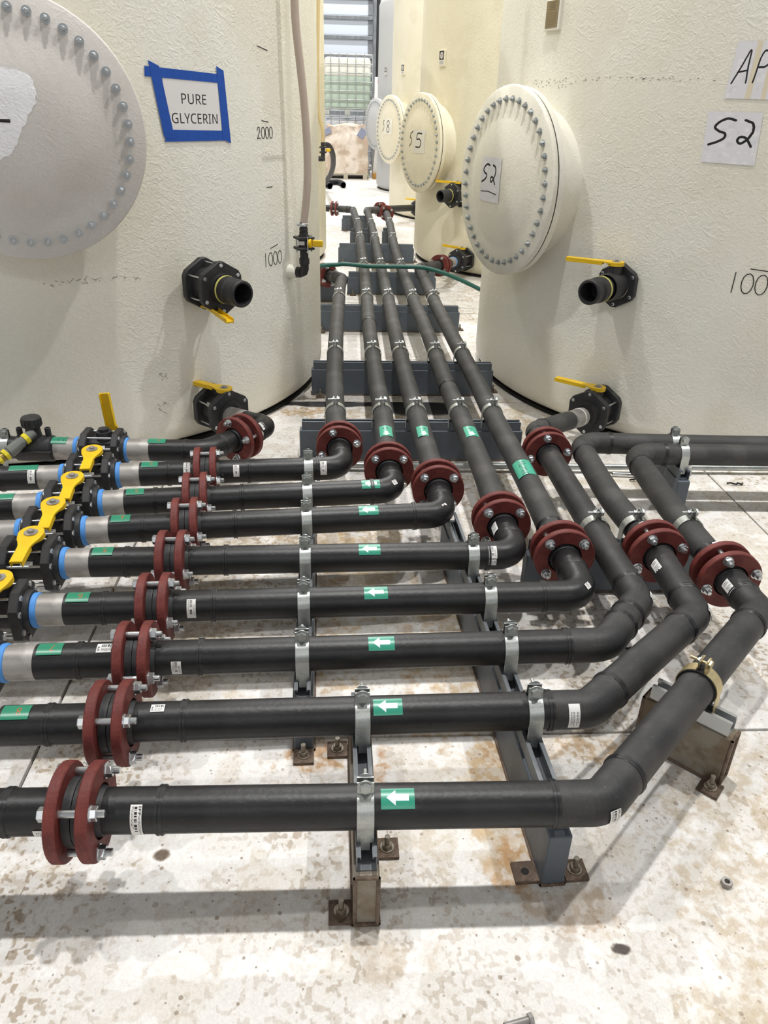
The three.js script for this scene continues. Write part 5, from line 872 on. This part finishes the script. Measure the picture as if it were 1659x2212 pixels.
{
  const t = thing('wrapped_pallet', 'pallet of brown sacks bundled in torn stretch wrap', 'pallet load', [0.1, 0, -19.8]);
  part('pallet_base', [box(1.05, 0.03, 0.95, 0.09, 0.105, -19.8, 0, 0.003), ...[-0.36, 0.09, 0.54].map((x) => box(0.1, 0.09, 0.95, x, 0.046, -19.8, 0, 0.003))], std({ color: 0xb9b09c, roughness: 0.8 }), t);
  const wrap = new THREE.BoxGeometry(1.02, 0.98, 0.92, 26, 24, 20), p = wrap.attributes.position;
  for (let i = 0; i < p.count; i++) { const x = p.getX(i), y = p.getY(i), z = p.getZ(i), n = fbm(x * 0.7 + z * 0.3 + 3, y * 0.6 + z * 0.4 + 5, 6, 3) - 0.5, top = sstep(0.2, 0.5, y); const k = 1 - 0.16 * Math.pow(Math.max(Math.abs(x) / 0.51, Math.abs(z) / 0.46), 6) * top; p.setXYZ(i, x * k + n * 0.06, y + n * 0.16 * top, z * k + n * 0.08); }
  wrap.computeVertexNormals(); boxUV(wrap); wrap.translate(0.09, 0.61, -19.8);
  part('stretch_wrap', boxUV(wrap), std({ map: mottle(512, 0.9, [226, 214, 200], [178, 156, 134], 0.8, 10, 4, 0.03, [246, 244, 242]), roughness: 0.3 }), t, 'shiny torn stretch film over brown sacks');
  for (const [x, y, w, h, rz] of [[-0.34, 0.98, 0.2, 0.12, 0.5], [0.46, 0.96, 0.16, 0.2, -0.6]]) { const g = box(w, h, 0.02, 0, 0, 0, 0, 0.004); g.rotateZ(rz); g.translate(x, y, -19.33); part('sack_print', g, std({ color: 0x8b90a6, roughness: 0.5 }), t, 'bluish printed sack corner'); }
  // black hoses on the floor
  solo('coiled_hose', sweep(spline([[-0.7, 0.06, -17.3], [-0.35, 0.06, -17.5], [-0.1, 0.06, -17.7], [0.02, 0.06, -17.3], [0.03, 0.06, -17.0]], 40), 0.055, 16), M.rubber, 'thick black hose lying on the far floor with its end toward the viewer', 'hose', [-0.2, 0, -17.3], 'floor hoses');
  solo('coiled_hose', sweep(spline([[-0.9, 0.06, -16.9], [-0.5, 0.06, -16.9], [-0.3, 0.06, -17.0], [-0.24, 0.06, -16.75]], 30), 0.055, 16), M.rubber, 'second thick black hose end on the far floor, left of the other', 'hose', [-0.4, 0, -16.9], 'floor hoses');
  const s = thing('bulk_sack', 'white bulk sack with red print beside the caged totes', 'sack', [1.15, 0, -20.3]);
  const sg = new THREE.BoxGeometry(0.8, 2.0, 0.8, 8, 12, 8), q = sg.attributes.position; for (let i = 0; i < q.count; i++) { const y = q.getY(i), b = 1 + 0.06 * Math.sin(y * 5); q.setX(i, q.getX(i) * b); q.setZ(i, q.getZ(i) * b); } sg.computeVertexNormals(); sg.translate(1.16, 1.0, -20.3);
  part('sack_body', boxUV(sg), M.white, s);
  const pr = new THREE.PlaneGeometry(0.34, 0.7), u = pr.attributes.uv; for (let i = 0; i < 4; i++) u.setXY(i, tSack[0] + (tSack[2] - tSack[0]) * u.getX(i), tSack[1] + (tSack[3] - tSack[1]) * u.getY(i)); pr.translate(0.92, 1.75, -19.86); part('sack_print', pr, M.print, s, 'red printed panel');
  solo('wood_block', box(0.2, 0.12, 0.3, 0.82, 0.0605, -19.6, 0, 0.004), std({ color: 0xa87f3e, roughness: 0.8 }), 'yellowish wooden block on the far floor', 'wood block', [0.82, 0, -19.6]);
}
{ // rolling door
  const t = thing('door_1', 'pale sectional overhead door with grey horizontal stiffeners', 'door', [-0.7, 0, ROOM.z0 + 0.05], null, 'structure'), z = ROOM.z0 + 0.06, x0 = -2.6, x1 = 0.83 * (-ROOM.z0) / 24;
  const pm = std({ color: 0xbcc3cd, roughness: 0.5 });
  for (let k = 0; k < 9; k++) {
    const y = 0.02 + k * 0.445 * (-ROOM.z0) / 24, H = 0.44 * (-ROOM.z0) / 24;
    const p = part('door_panel', box(x1 - x0, H, 0.05, (x0 + x1) / 2, y + H / 2, z, 0, 0.003), pm, t);
    part('stiffener', box(x1 - x0, 0.085, 0.07, (x0 + x1) / 2, y + H - 0.06, z + 0.06, 0, 0.006), M.strut, p, 'grey horizontal stiffener');
    part('end_stile', box(0.12, H - 0.01, 0.02, x1 - 0.07, y + H / 2, z + 0.032, 0, 0.002), M.strut, p);
  }
  const tr = part('door_track', [box(0.07, 4.6, 0.09, x1 + 0.06, 2.3, z + 0.06, 0, 0.004)], M.strut, t); part('track_seal', box(0.09, 4.6, 0.05, x1 + 0.15, 2.3, z + 0.03, 0, 0.004), M.rubber, tr);
}
renderer.render(scene, camera);
